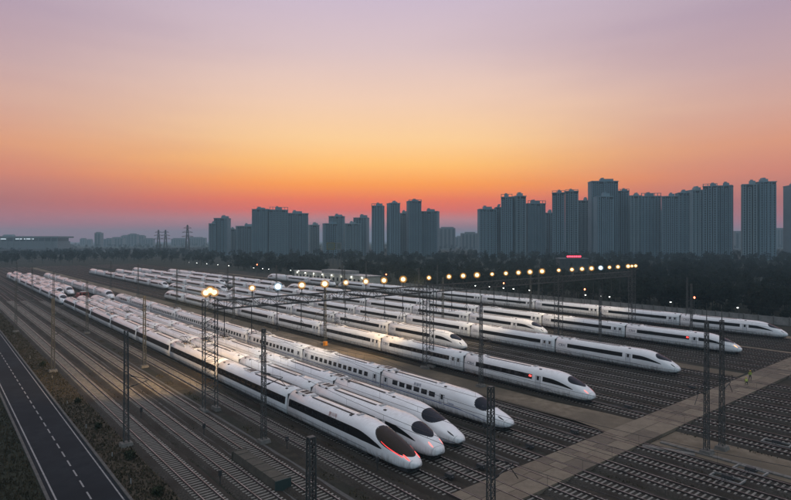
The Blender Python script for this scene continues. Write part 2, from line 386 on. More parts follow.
# ------------------------------------------------------------------ trains
PROF = [(0,3.76),(.25,3.752),(.5,3.725),(.73,3.665),(.95,3.56),(1.15,3.40),(1.32,3.20),(1.45,2.96),(1.53,2.72),(1.585,2.36),(1.635,1.98),(1.655,1.70),(1.66,1.40),(1.64,1.10),(1.57,.80),(1.44,.52),(1.22,.34),(1.05,.30)]
_cum = [0]
for a, b in zip(PROF, PROF[1:]): _cum.append(_cum[-1] + math.hypot(b[0]-a[0], b[1]-a[1]))
_cum = [c/_cum[-1] for c in _cum]
T_HI, T_LO = _cum[8], _cum[10]                     # window zone on the side
def prof_at(t):
    s = -1 if t < 0 else 1; t = min(1, abs(t))
    for i in range(len(_cum)-1):
        if t <= _cum[i+1]:
            k = (t-_cum[i])/(_cum[i+1]-_cum[i]); a, b = PROF[i], PROF[i+1]
            return s*(a[0]+(b[0]-a[0])*k), a[1]+(b[1]-a[1])*k
def t_of_z(z):                                     # side of the body only
    for i in range(7, len(PROF)-1):
        a, b = PROF[i], PROF[i+1]
        if b[1] <= z <= a[1]: return _cum[i] + (_cum[i+1]-_cum[i])*(a[1]-z)/(a[1]-b[1])
    return 1.0
def curve(pts):
    xs_ = [p[0] for p in pts]; ys_ = [p[1] for p in pts]; n = len(pts)
    d = [(ys_[i+1]-ys_[i])/(xs_[i+1]-xs_[i]) for i in range(n-1)]
    m = [d[0]] + [0 if d[i-1]*d[i] <= 0 else 2*d[i-1]*d[i]/(d[i-1]+d[i]) for i in range(1, n-1)] + [0]
    def f(x):
        if x >= xs_[-1]: return ys_[-1]
        if x <= xs_[0]: return ys_[0]
        for i in range(n-1):
            if x <= xs_[i+1]:
                h = xs_[i+1]-xs_[i]; t = (x-xs_[i])/h
                return (2*t**3-3*t*t+1)*ys_[i] + (t**3-2*t*t+t)*h*m[i] + (-2*t**3+3*t*t)*ys_[i+1] + (t**3-t*t)*h*m[i+1]
    return f
ZB = [(0,.92),(.015,.70),(.05,.52),(.12,.40),(.25,.32),(1,.30)]
NOSE = {
 'A': dict(L=9.2, top=[(0,.96),(.012,1.15),(.04,1.32),(.15,1.72),(.35,2.42),(.6,3.16),(.8,3.58),(1,3.76)], w=[(0,.03),(.012,.24),(.04,.42),(.1,.60),(.25,.80),(.5,.94),(.75,.985),(1,1)]),
 'B': dict(L=7.0, top=[(0,1.0),(.012,1.22),(.04,1.42),(.15,1.90),(.35,2.62),(.6,3.28),(.8,3.62),(1,3.76)], w=[(0,.03),(.012,.28),(.04,.46),(.1,.64),(.25,.83),(.5,.95),(1,1)]),
 'C': dict(L=9.8, top=[(0,.96),(.012,1.16),(.04,1.35),(.2,1.92),(.34,2.32),(.48,2.80),(.66,3.38),(.84,3.68),(1,3.76)], w=[(0,.03),(.012,.26),(.04,.44),(.1,.62),(.25,.82),(.5,.95),(1,1)]),
 'D': dict(L=9.2, top=[(0,.96),(.012,1.18),(.04,1.40),(.15,1.78),(.32,2.20),(.45,2.62),(.62,3.28),(.8,3.64),(1,3.76)], w=[(0,.03),(.012,.28),(.04,.47),(.1,.65),(.25,.84),(.5,.96),(1,1)]),
}
for k in NOSE:
    d = NOSE[k]; d['ft'], d['fw'], d['fz'] = curve(d['top']), curve(d['w']), curve(ZB)
HEAD_L, MID_L, GAP = 25.5, 24.5, .28
def surf(kind, straight=False):
    d = None if straight else NOSE[kind]
    def P(s, t):
        x, z = prof_at(t)
        if d and s < d['L']:
            u = max(0, s/d['L']); zt, zb, w = d['ft'](u), d['fz'](u), d['fw'](u)
            z = zb + (z-.30)/3.46*(zt-zb); x *= w
        return Vector((x, s, z))
    return P
def patch(P, f, ns, ntt, off, mb, m=0):
    """f(a,b) -> (s,t) for a,b in 0..1, laid off the body surface"""
    vs = []
    for i in range(ns+1):
        for j in range(ntt+1):
            s, t = f(i/ns, j/ntt); e = .01
            p = P(s, t); ds = P(s+e, t)-P(max(s-e,0), t); dt = P(s, min(t+.004,.999)) - P(s, max(t-.004,-.999))
            n = ds.cross(dt); n = n.normalized() if n.length > 1e-9 else Vector((0,0,1))
            c = Vector((0, 0, 1.6)); q = p - Vector((0, p.y, 0)) - c
            if n.dot(Vector((q.x, -.3, q.z))) < 0: n = -n
            vs.append(p + n*off)
    fs = [(i*(ntt+1)+j, i*(ntt+1)+j+1, (i+1)*(ntt+1)+j+1, (i+1)*(ntt+1)+j) for i in range(ns) for j in range(ntt)]
    mb.add(vs, fs, m)
def rect(s0, s1, t0, t1): return lambda a, b: (s0+(s1-s0)*a, t0+(t1-t0)*b)
def disc_patch(P, s0, s1, tw, off, mb, power=2.6, skew=0.0, rings=6, seg=40):
    sc_, hs = (s0+s1)/2, (s1-s0)/2; vs = []; fs = []
    def pt(r, ph):
        c, s_ = math.cos(ph), math.sin(ph)
        k = (abs(c)**power + abs(s_)**power)**(-1/power)
        a, b = r*k*c, r*k*s_
        s = sc_ + hs*a; t = tw*b*(1+skew*a); e = .01
        p = P(s, t); n = (P(s+e,t)-P(s-e,t)).cross(P(s,t+.004)-P(s,t-.004)).normalized()
        if n.z < 0: n = -n
        return p + n*off
    vs.append(pt(0, 0))
    for i in range(1, rings+1):
        for k in range(seg): vs.append(pt(i/rings, 2*math.pi*k/seg))
    for k in range(seg): fs.append((0, 1+k, 1+(k+1) % seg))
    for i in range(rings-1):
        for k in range(seg): fs.append((1+i*seg+k, 1+(i+1)*seg+k, 1+(i+1)*seg+(k+1) % seg, 1+i*seg+(k+1) % seg))
    mb.add(vs, fs)
def body_mesh(kind, L, head, paint):
    P = surf(kind, not head); ts = [-c for c in reversed(_cum[1:])] + list(_cum)
    if head:
        nl = NOSE[kind]['L']; ss = [nl*(i/26)**1.7 for i in range(27)] + [nl+2, L-6, L-.12, L]
    else: ss = [0, .12, 3, L/2, L-3, L-.12, L]
    mb = MB(); n = len(ts); vs = []
    for i, s in enumerate(ss):
        shr = .93 if (s == L or (s == 0 and not head)) else 1.0
        for t in ts:
            p = P(s, t); vs.append((p.x*shr, p.y, (p.z-1.9)*shr+1.9))
    fs = [(i*n+j, (i+1)*n+j, (i+1)*n+j+1, i*n+j+1) for i in range(len(ss)-1) for j in range(n-1)]
    fs += [(i*n+n-1, (i+1)*n+n-1, (i+1)*n, i*n) for i in range(len(ss)-1)]
    mb.add(vs, fs)
    mb.add(vs[-n:], [tuple(range(n))])
    mb.add(vs[:n], [tuple(range(n-1, -1, -1))])
    return mb.mesh('car_body', paint, True)
def pantograph_mesh():
    mb = MB()
    for y in (-.8, .8):
        for x in (-.5, .5): mb.cyl((x,y,3.70), (x,y,4.05), .07, 8)
    mb.box(-.6, .6, -.9, .9, 4.05, 4.12)
    for x in (-.35, .35):
        mb.bar((x,.7,4.12), (x*.7,-1.0,4.62), .07); mb.bar((x*.7,-1.0,4.62), (x*.6,.55,5.1), .05)
    mb.box(-.85, .85, .40, .48, 5.10, 5.14); mb.box(-.85, .85, .66, .74, 5.10, 5.14)
    for x in (-.85, .85): mb.bar((x,.57,5.12), (x*1.15,.57,4.92), .05)
    return mb.mesh('pantograph', dark_steel)
def fairing_mesh(paint):
    mb = MB()
    for sx_ in (-1, 1):
        n = 14; vs = []
        for i in range(n+1):
            a = math.pi*i/n; y = -2.6*math.cos(a); h = .62*math.sin(a)**.6
            for x in (1.02, 1.10): vs += [(sx_*x, y, 3.40), (sx_*(x-.10), y, 3.42+h)]
        fs = []
        for i in range(n):
            o = 4*i; fs += [(o, o+1, o+5, o+4), (o+2, o+6, o+7, o+3), (o+1, o+3, o+7, o+5)]
        mb.add(vs, fs)
    return mb.mesh('pantograph_fairing', paint)
def bogie_mesh():
    mb = MB()
    for y in (-1.25, 1.25):
        for x in (-.75, .75): mb.cyl((x-.065,y,.43), (x+.065,y,.43), .43, 14)
        mb.cyl((-.75,y,.43), (.75,y,.43), .08, 6)
    for x in (-1.02, 1.02):
        mb.box(x-.09, x+.09, -1.75, 1.75, .38, .60); mb.tbox(x-.13, x+.13, -.45, .45, .26, .62, .02, .08)
    mb.box(-.95, .95, -.22, .22, .42, .62)
    return mb.mesh('bogie', dark_steel)
BOGIE = bogie_mesh(); PANTO = pantograph_mesh(); FAIR = fairing_mesh(white_paint)
mb = MB()
for k in range(4): mb.box(-1.44+.05*(k % 2), 1.44-.05*(k % 2), k*.09, k*.09+.09, .55, 3.30-.05*(k % 2))
BELLOWS = mb.mesh('gangway', mat('bellows_grey', (.07,.07,.072), .8))
def text_mesh(txt, size, material):
    cu = bpy.data.curves.new('lettering', 'FONT'); cu.body = txt; cu.size = size; cu.align_x = 'CENTER'; cu.resolution_u = 2; cu.extrude = .004
    o = bpy.data.objects.new('lettering_source', cu); COL.objects.link(o)
    dg = bpy.context.evaluated_depsgraph_get(); me = bpy.data.meshes.new_from_object(o.evaluated_get(dg)); me.name = 'lettering'
    bpy.data.objects.remove(o); bpy.data.curves.remove(cu); me.materials.clear(); me.materials.append(material)
    return me
TX_CRH = text_mesh('CRH', .80, logo_grey); TX_FX = text_mesh('复兴号', .62, gold_text); TX_HX = text_mesh('和谐号', .55, logo_grey); TX_NO = text_mesh('CRH2A', .36, blue_line)
def side_matrix(y, z, roof=False):
    """lettering on the side that faces the camera (-X)"""
    i = max(k for k in range(len(PROF)) if PROF[k][1] >= z) ; a, b = PROF[i], PROF[i+1]
    k = (a[1]-z)/(a[1]-b[1]); x = a[0]+(b[0]-a[0])*k
    up = Vector((-(a[0]-b[0]), 0, a[1]-b[1])).normalized(); rt = Vector((0,-1,0)); nn = rt.cross(up)
    m = Matrix((rt, up, nn)).transposed().to_4x4(); m.translation = Vector((-x, y, z)) + nn*.012
    return m
_car = {}
def car_kit(kind, which, lod):
    """list of (name, mesh, matrix or None) sub-parts plus the body mesh"""
    key = (kind, which, lod)
    if key in _car: return _car[key]
    head = which == 'head'; L = HEAD_L if head else MID_L
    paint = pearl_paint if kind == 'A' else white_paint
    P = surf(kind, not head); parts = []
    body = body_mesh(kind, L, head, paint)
    nl = NOSE[kind]['L'] if head else 0
    a0 = (nl + 3.3) if head else (3.6 if kind == 'B' else 2.9); a1 = L - 2.9
    if kind == 'A': a0, a1 = (nl + .95 if head else .38), L - .38
    def mk(name, f, ns, ntt, off, material, smooth=True):
        m_ = MB(); patch(P, f, ns, ntt, off, m_); parts.append((name, m_.mesh(name, material, smooth), None))
    for sg in (-1, 1):
        if lod < 2 and sg == 1: continue
        if kind in 'AB':
            up_, dn_ = (T_HI-.012, T_LO+.045) if kind == 'A' else (T_HI, T_LO+.008)
            mk('window_band', rect(a0, a1, sg*up_, sg*dn_), 2, 4, .008, band_black)
            if lod >= 3 and sg == -1:
                n = int((a1-a0-.6)/1.75)
                for i in range(n):
                    s0 = a0+.45+i*(a1-a0-.6)/n; mk('window', rect(s0, s0+1.25, sg*(T_HI+.02), sg*(T_LO-.02)), 1, 2, .016, glass)
        else:
            n = 6 if head else 12
            if lod >= 2:
                for i in range(n):
                    s0 = a0+.3+i*(a1-a0)/n; mk('window', rect(s0, s0+(1.25 if head else 1.0), sg*(T_HI+.015), sg*(T_LO+.004)), 1, 2, .008, glass)
            else:
                m_ = MB()
                for i in range(n):
                    s0 = a0+.3+i*(a1-a0)/n; patch(P, rect(s0, s0+1.0, sg*(T_HI+.015), sg*(T_LO+.004)), 1, 2, .008, m_)
                parts.append(('window_row', m_.mesh('window_row', glass), None))
        ends = ([nl+1.7] if head else [.75, 2.1]) if kind == 'B' else [L-1.75] + ([nl+1.7] if head else [.85])
        for s0 in ends:
            if lod >= 2 and kind != 'A':
                mk('door_seam', rect(s0-.05, s0+.95, sg*t_of_z(2.67), sg*t_of_z(.57)), 1, 6, .005, rubber)
                mk('door', rect(s0, s0+.9, sg*t_of_z(2.62), sg*t_of_z(.62)), 1, 6, .010, door_grey)
            mk('door_window', rect(s0+.22, s0+.68, sg*(T_HI+.025), sg*(T_LO-.005)), 1, 2, .020, glass, False)
        if lod >= 2:                                 # thin livery lines along the side
            lz = 1.42 if kind in 'CD' else 1.05
            s0 = 0 if not head else nl*.5
            mk('side_stripe', rect(s0, L, sg*t_of_z(lz+.06), sg*t_of_z(lz-.06)), 6, 1, .006, blue_line if kind in 'CD' else grey_line)
            if head and kind in 'CD':
                mk('nose_stripe', lambda a, b, sg=sg: (nl*(.05+.45*a), sg*(t_of_z(lz+.06) + (.08*(1-a)**1.5) + b*.022)), 14, 1, .006, blue_line)
    if head:
        m_ = MB(); lims = {'A': (.12,.70,.40,2.2,.10), 'B': (.235,.60,.27,2.2,.38), 'C': (.37,.63,.36,2.6,.16), 'D': (.36,.60,.38,3.2,.14)}[kind]
        disc_patch(P, lims[0]*nl, lims[1]*nl, lims[2], .014, m_, lims[3], lims[4])
        m2_ = MB(); g_ = (lims[1]-lims[0])*.03; disc_patch(P, (lims[0]-g_)*nl, (lims[1]+g_)*nl, lims[2]*1.05, .008, m2_, lims[3], lims[4]); parts.append(('windscreen_seal', m2_.mesh('windscreen_seal', rubber, True), None))
        parts.append(('windscreen', m_.mesh('windscreen', screen_brown if kind == 'A' else screen_blue, True), None))
        for sg in (-1, 1):
            if kind in 'AB':                          # black cab-side band that tapers towards the nose
                b0, b1 = (.50, 1.13) if kind == 'A' else (.40, 1.18)
                mk('cab_side_band', lambda a, b, sg=sg, b0=b0, b1=b1, dn=(T_LO+.045 if kind == 'A' else T_LO), up=(T_HI-.012 if kind == 'A' else T_HI): (nl*(b0+(b1-b0)*a), sg*(up + .03*(1-a) + (dn-up-.03*(1-a))*(b if a > .98 else (.5+(b-.5)*min(1, .12+1.15*a**.55))))), 14, 3, .010, band_black)
            if kind == 'A':
                mk('lamp_strip', lambda a, b, sg=sg: (nl*(.17+.36*a), sg*(.315 + .055*math.sin(a*2.4) + .034*b*(1-.7*a))), 14, 1, .030, red_strip)
            lamp = red_lamp if kind == 'A' else glass
            m_ = MB(); cs_, ct_ = nl*.135, sg*.27
            patch(P, lambda a, b, cs_=cs_, ct_=ct_: (cs_ + nl*.055*a*math.cos(2*math.pi*b), ct_ + .036*a*math.sin(2*math.pi*b) - sg*.03*a*math.cos(2*math.pi*b)), 3, 18, .012, m_); parts.append(('headlight', m_.mesh('headlight', lamp, True), None))
        m_ = MB(); m_.bar((-.5, .55, .32), (.5, .55, .32), .12); m_.box(-.9, .9, 1.0, 3.2, .08, .42); parts.append(('obstacle_guard', m_.mesh('obstacle_guard', dark_steel), None))
        for sg in (-1, 1):
            mk('nose_chin', lambda a, b, sg=sg: (nl*(.012+.34*a), sg*(.90 + .085*b + .05*a*(1-b))), 12, 2, .007, rubber)
            mk('nose_seam', lambda a, b, sg=sg: (nl*(.055+.004*b) + .25*a, sg*(.02 + .80*a)), 14, 1, .006, grey_line)
    if lod >= 2:
        m_ = MB(); v0 = a0 + (1 if head else 2)
        m_.box(-.62, -.36, v0, v0+9.5, 3.67, 3.752); m_.box(.36, .62, v0, v0+9.5, 3.67, 3.752); parts.append(('roof_vent', m_.mesh('roof_vent', vent_dark), None))
        m_ = MB(); m_.tbox(-.8, .8, v0+10.6, v0+13.2, 3.55, 3.83, .12, .15); parts.append(('air_conditioner', m_.mesh('air_conditioner', paint), None))
        m_ = MB(); m_.box(-.55, .55, v0+11.0, v0+11.8, 3.80, 3.842); m_.box(-.55, .55, v0+12.0, v0+12.8, 3.80, 3.842); parts.append(('fan_grille', m_.mesh('fan_grille', vent_dark), None))
        for ys in (L-1.2, L-3.0, 1.4 if not head else nl+2.2):
            m_ = MB(); m_.box(-.9, -.55, ys-.22, ys+.22, 3.50, 3.70); parts.append(('roof_hatch', m_.mesh('roof_hatch', vent_dark), None))
        m_ = MB()
        for yy in (v0-.6, v0+9.9, v0+13.9):
            m_.tbox(-.45, .45, yy-.3, yy+.3, 3.6, 3.84, .06, .06)
        m_.bar((.95, v0-.5, 3.60), (.95, v0+13.5, 3.60), .07); parts.append(('roof_conduit', m_.mesh('roof_conduit', roof_grey), None)); 
        for yb in ((4.0 if not head else 5.4), L-3.9): parts.append(('bogie', BOGIE, Matrix.Translation((0, yb, 0))))
        m_ = MB(); m_.box(-1.3, 1.3, 7.5, L-6.2, .16, .40); parts.append(('underframe', m_.mesh('underframe', dark_steel), None))
    else:
        m_ = MB(); m_.box(-.62, -.36, a0+2, a0+11, 3.67, 3.752); m_.tbox(-.8, .8, a0+12.5, a0+15.2, 3.55, 3.83, .12, .15); parts.append(('roof_unit', m_.mesh('roof_unit', vent_dark), None))
        m_ = MB(); m_.box(-1.3, 1.3, 2.5, L-2.5, .02, .40); parts.append(('underframe', m_.mesh('underframe', dark_steel), None))
    if which == 'panto':
        parts.append(('pantograph', PANTO, Matrix.Translation((0, L-4.6, 0)))); parts.append(('pantograph_fairing', FAIR, Matrix.Translation((0, L-4.6, 0))))
    if lod >= 2:
        if kind == 'B': parts.append(('lettering', TX_CRH, side_matrix(L-1.6, 2.02)))
        if kind == 'A' and head: parts.append(('lettering', TX_FX, side_matrix(nl+5.2, 2.86)))
        if kind == 'D' and head: parts.append(('lettering', TX_NO, side_matrix(nl+.3, 1.62))); parts.append(('lettering', TX_HX, side_matrix(nl+7.5, 2.80)))
    _car[key] = (body, parts, L)
    return _car[key]
LIT = {}
def make_train(X, y_nose, kind, ncars, lod, label, group, lamps=None):
    root = empty('high_speed_train', (X, y_nose, RAIL_TOP))
    tag(root, label, 'train', group)
    y = 0
    for c in range(ncars):
        which = 'head' if c in (0, ncars-1) else ('panto' if c in (2, 5) else 'mid')
        L = HEAD_L if which == 'head' else MID_L
        detail = lod if (lod < 3 or c < 3) else 2
        body, parts, _ = car_kit(kind, which, detail)
        b = obj('car_body', body, root)
        flip = c == ncars-1 or (which == 'panto' and c == 5)
        b.matrix_local = Matrix.Translation((0, y+L, 0)) @ Matrix.Rotation(math.pi, 4, 'Z') if flip else Matrix.Translation((0, y, 0))
        if lamps and c == 0:
            key = 'display_' + kind
            if key not in LIT:
                m_ = MB(); a_ = NOSE[kind]['L'] + 3.42; patch(surf(kind), rect(a_, a_+.5, -(T_HI+.03), -(T_LO-.07)), 1, 2, .02, m_); LIT[key] = m_.mesh('destination_display', red_lamp)
            obj('destination_display', LIT[key], b)
        for nm, me, mx in parts:
            if flip and nm == 'lettering' : continue
            if nm == 'headlight' and lamps and c == 0:
                me = LIT.setdefault((me.name, lamps.name), me.copy()); me.materials[0] = lamps
            p = obj(nm, me, b)
            if mx is not None: p.matrix_local = mx
        if c < ncars-1: obj('gangway', BELLOWS, root, (0, y+L-.04, 0))
        y += L + GAP
    return root
near_g, far_g = 'front row of parked high-speed trains', 'rear row of parked high-speed trains'
make_train(39.7, 44.2, 'A', 8, 3, 'white train with large brown windscreen and glowing red lamp strips, nose nearest the camera', near_g)
make_train(44.1, 45.4, 'B', 8, 3, 'white bullet train with red-lit nose between the brown-windscreen train and the blue-windscreen train', near_g, pink_lamp)
make_train(48.6, 46.4, 'C', 8, 2, 'white train with dark blue windscreen and a thin blue line, third nose from the left', near_g)
make_train(57.7, 46.4, 'D', 8, 2, 'white train with separate square windows and blue stripe, fourth nose from the left', near_g)
make_train(77.3, 46.6, 'B', 8, 3, 'white black-banded train parked directly right of the brown dirt service path', near_g, pink_lamp)
make_train(105.4, 46.4, 'B', 8, 2, 'white black-banded train with its nose just left of the two lattice masts beside the crossing', near_g)
make_train(91.5, 86.5, 'B', 8, 2, 'white train whose set-back nose ends behind the roof of the dirt-path train', near_g)
make_train(121.1, 86.4, 'B', 8, 2, 'white black-banded train whose set-back nose ends farther right, below the far floodlights', near_g)
make_train(134.8, 46.4, 'B', 8, 2, 'white black-banded train with its nose behind the pair of lattice masts, one before the rearmost', near_g, amber_lamp)
make_train(164.8, 46.4, 'B', 8, 2, 'rearmost white black-banded train, nose at the right edge in front of the wall', near_g)
make_train(39.7, 246, 'B', 8, 1, 'far trainset in the leftmost line, tail end nearest the road', far_g)
make_train(44.1, 282, 'B', 7, 1, 'far trainset in the second line from the left, beyond the red maintenance railcar', far_g)
make_train(48.6, 284, 'C', 6, 1, 'far trainset with separate windows in the third line from the left', far_g)
make_train(57.7, 252, 'D', 7, 1, 'far trainset in the fourth line from the left, on the square-windowed train\'s track', far_g)
make_train(91.5, 290, 'B', 7, 1, 'far trainset whose tail is the lowest of the far-off tails left of centre', far_g)
make_train(105.4, 250, 'B', 8, 1, 'far trainset whose tail is the second lowest of the far-off tails left of centre', far_g)
make_train(121.1, 290, 'B', 7, 1, 'far trainset whose tail is the third lowest of the far-off tails left of centre', far_g)
make_train(134.8, 250, 'B', 7, 1, 'far trainset standing second from the back behind the gantry lights', far_g)
make_train(164.8, 250, 'B', 3, 1, 'short far trainset in the rearmost line in front of the white depot building', far_g)

# red maintenance railcar between two trainsets
red_paint = mat('railcar_red', (.28,.035,.03), .45, col2=(.18,.03,.028), scale=1)
e = tag(empty('maintenance_railcar', (48.6, 256, RAIL_TOP)), 'red maintenance railcar standing between white trains at the far left', 'railcar')
mb = MB(); mb.box(-1.4,1.4,0,14,.75,1.15); mb.tbox(-1.4,1.4,.6,5,1.15,3.5,.15,.4); mb.tbox(-1.2,1.2,5.6,13.2,1.15,2.4,.1,.2); obj('body', mb.mesh('body', red_paint), e)
mb = MB(); mb.box(-1.44,-1.34,1.3,4.3,2.3,3.0); obj('window', mb.mesh('window', glass), e)
mb = MB(); mb.box(-1.0,1.0,.5,.62,2.4,3.0); obj('windscreen', mb.mesh('windscreen', glass), e)
mb = MB(); mb.tbox(-1.25,1.25,.9,4.7,3.5,3.62,.1,.1); obj('roof', mb.mesh('roof', roof_grey), e)
for y in (2.6, 11): obj('bogie', BOGIE, e, (0,y,0))

# ------------------------------------------------------------------ masts and gantry
def lattice(mb, x0, y0, z0, z1, w, d, leg=.09, brace=.05, step=1.0, taper=1.0):
    c = [(-1,-1),(1,-1),(1,1),(-1,1)]
    def p(k, z):
        f = 1 + (taper-1)*(z-z0)/(z1-z0); return (x0+c[k][0]*w/2*f, y0+c[k][1]*d/2*f, z)
    for k in range(4): mb.bar(p(k,z0), p(k,z1), leg)
    n = max(2, round((z1-z0)/step))
    for i in range(n):
        za, zb = z0+(z1-z0)*i/n, z0+(z1-z0)*(i+1)/n
        for k in range(4):
            q = (k+1) % 4
            mb.bar(p(k,za), p(q,zb), brace) if i % 2 else mb.bar(p(q,za), p(k,zb), brace)
            mb.bar(p(k,zb), p(q,zb), brace)
def make_mast_meshes():
    mb = MB(); lattice(mb, 0, 0, .45, 14.0, .56, .46, .075, .042, .62, .66); a = mb.mesh('mast_shaft', galv)
    mb = MB(); mb.tbox(-.75,.75,-.65,.65,-.05,.45,.12,.12); b = mb.mesh('footing', con)
    mb = MB(); mb.bar((-.05,0,7.0),(-2.6,0,7.6),.07); mb.bar((-.05,0,8.6),(-2.6,0,7.65),.06); mb.bar((-2.2,0,7.5),(-3.2,0,6.3),.05)
    for q in ((-.5,7.12),(-.5,8.42)):
        for i in range(4): mb.cyl((q[0]-.1*i,0,q[1]+(.023 if q[1] < 8 else -.04)*i),(q[0]-.1*i-.05,0,q[1]+(.023 if q[1]<8 else -.04)*i),.11,8)
    c = mb.mesh('cantilever', dark_steel)
    mb = MB(); mb.box(-.20,.20,-.17,.17,13.97,14.05); d = mb.mesh('cap', galv)
    return a, b, c, d
MSH, MFT, MCT, MCP = make_mast_meshes()
def mast(x, y, label, h=14.0, arms=(1,), rod=0):
    e = tag(empty('catenary_mast', (x, y, 0)), label, 'mast', 'lattice catenary masts')
    s = obj('shaft', MSH, e); s.scale = (1, 1, h/14.0)
    obj('footing', MFT, e); c = obj('cap', MCP, e, (0, 0, h-14.0))
    if rod:
        mb = MB(); mb.cyl((0,0,h), (0,0,h+rod), .06, 8, .03); obj('top_rod', mb.mesh('top_rod', galv), e)
    for a in arms:
        m = obj('cantilever', MCT, e)
        if a < 0: m.rotation_euler = (0, 0, math.pi)
rows = [('in the row beside the road verge', 18.0, [(16.4,27.3),(18.4,73.8),(18.0,124),(18.0,184),(18.0,236),(18.0,290)]),
        ('in the row left of the leftmost train', 32.4, [(32.4,28.1),(31.8,64.2),(32.5,117),(32.4,169),(32.4,222),(32.4,274),(32.4,327)]),
        ('in the row along the brown dirt path', 72.6, [(72.4,65),(72.6,114.5),(72.6,167),(72.6,219),(72.6,271),(72.6,321)]),
        ('in the row beyond the dirt-path trains', 116, [(115.8,68.5),(116,119),(116,170),(116,222),(116,274)]),
        ('in the row before the rearmost trains', 146.9, [(146.9,62),(146.9,111),(146.9,164),(146.9,217)]),
        ('in the row behind the rearmost train', 170.2, [(170.2,73),(170.2,125),(170.2,178),(170.2,230)])]
for ph, _, pts in rows:
    for i, (x, y) in enumerate(pts): mast(x, y, 'grey lattice mast %s, %s from the front' % (ph, ORD[i]), arms=((-1,1) if x in (72.6, 116, 146.9) else (-1,)))
mast(70.2, 27.9, 'left one of the two lattice masts standing in the dirt strip below the crossing', h=15.4, arms=(1,), rod=2.2)
mast(73.0, 27.3, 'right one of the two lattice masts standing in the dirt strip below the crossing', h=15.4, arms=(-1,), rod=1.2)

# overhead lines above the tracks with trains
names = {39.7:'the leftmost line of trains', 44.1:'the second line of trains', 48.6:'the third line of trains', 57.7:'the square-windowed train', 77.3:'the train beside the dirt path', 91.5:'the nearer set-back train', 105.4:'the train left of the two masts', 121.1:'the farther set-back train', 134.8:'the train before the rearmost', 164.8:'the rearmost train', 35.1:'the empty track left of the trains', 25.0:'the empty left tracks'}
for X, nm in names.items():
    e = tag(empty('overhead_line', (X, 0, 0)), 'thin overhead wire above ' + nm, 'overhead wire', 'overhead lines')
    sup = [12, 64, 81, 117, 169, 222, 274, 327, 380, 430]
    mb = MB(); mb.bar((0, 12, 6.9), (0, 430, 6.9), .03); obj('contact_wire', mb.mesh('contact_wire', dark_steel), e)
    mb = MB(); dr = MB()
    for ya, yb in zip(sup, sup[1:]):
        n = 8; zs = [8.5 - 1.1*(1-(2*i/n-1)**2)*((yb-ya)/52) for i in range(n+1)]
        for i in range(n): mb.bar((0, ya+(yb-ya)*i/n, zs[i]), (0, ya+(yb-ya)*(i+1)/n, zs[i+1]), .03)
        for i in range(1, n): dr.bar((0, ya+(yb-ya)*i/n, 6.9), (0, ya+(yb-ya)*i/n, zs[i]), .014)
    obj('messenger_wire', mb.mesh('messenger_wire', dark_steel), e); tag(obj('droppers', dr.mesh('droppers', dark_steel), e), kind='stuff')
# lighting gantry across the yard
GY, GZ = 81.0, 14.8
TOW = [31.6, 75.0, 118.2, 153.6]
gan = tag(empty('lighting_gantry', (0, GY, 0)), 'long dark lattice gantry on tall towers carrying floodlights across the whole yard', 'gantry')
for x in TOW:
    mb = MB(); lattice(mb, x, 0, .5, 16.4, 1.85, 1.1, .105, .05, 1.15); obj('tower', mb.mesh('tower', galv), gan)
    mb = MB()
    for sx_ in (-.92,.92): mb.tbox(x+sx_-.45, x+sx_+.45, -1.0, 1.0, -.05, .5, .1, .1)
    obj('footing', mb.mesh('footing', con), gan)
for a, b in zip(TOW, TOW[1:]):
    n = round((b-a)/1.5); x0, x1 = a+.9, b-.9; dx = (x1-x0)/n
    for nm, yy, zz in (('top_chord', -.5, GZ+1.3), ('top_chord', .5, GZ+1.3), ('bottom_chord', -.5, GZ), ('bottom_chord', .5, GZ)):
        mb = MB(); mb.bar((x0,yy,zz), (x1,yy,zz), .12); obj(nm, mb.mesh(nm, galv), gan)
    mb = MB()
    for i in range(n):
        xa, xb = x0+i*dx, x0+(i+1)*dx
        for yy in (-.5,.5):
            mb.bar((xa,yy,GZ), (xa,yy,GZ+1.3), .05); mb.bar((xa,yy,GZ if i % 2 else GZ+1.3), (xb,yy,GZ+1.3 if i % 2 else GZ), .055)
        mb.bar((xa,-.5,GZ), (xa,.5,GZ), .05); mb.bar((xa,-.5,GZ+1.3), (xb,.5,GZ+1.3), .05)
    tag(obj('lattice_bracing', mb.mesh('lattice_bracing', galv), gan), kind='stuff')
    mb = MB()                                      # hangers that carry the overhead line below the truss
    m = round((b-a)/4.4)
    for i in range(m):
        xc = a + (i+.5)*(b-a)/m
        mb.bar((xc,0,GZ), (xc,0,GZ-4.2), .09); mb.bar((xc-.9,0,GZ-4.2), (xc+.9,0,GZ-4.2), .06); mb.bar((xc-.9,0,GZ-4.2), (xc,0,GZ-2.8), .04); mb.bar((xc+.9,0,GZ-4.2), (xc,0,GZ-2.8), .04)
    tag(obj('line_hanger', mb.mesh('line_hanger', dark_steel), gan), kind='stuff')

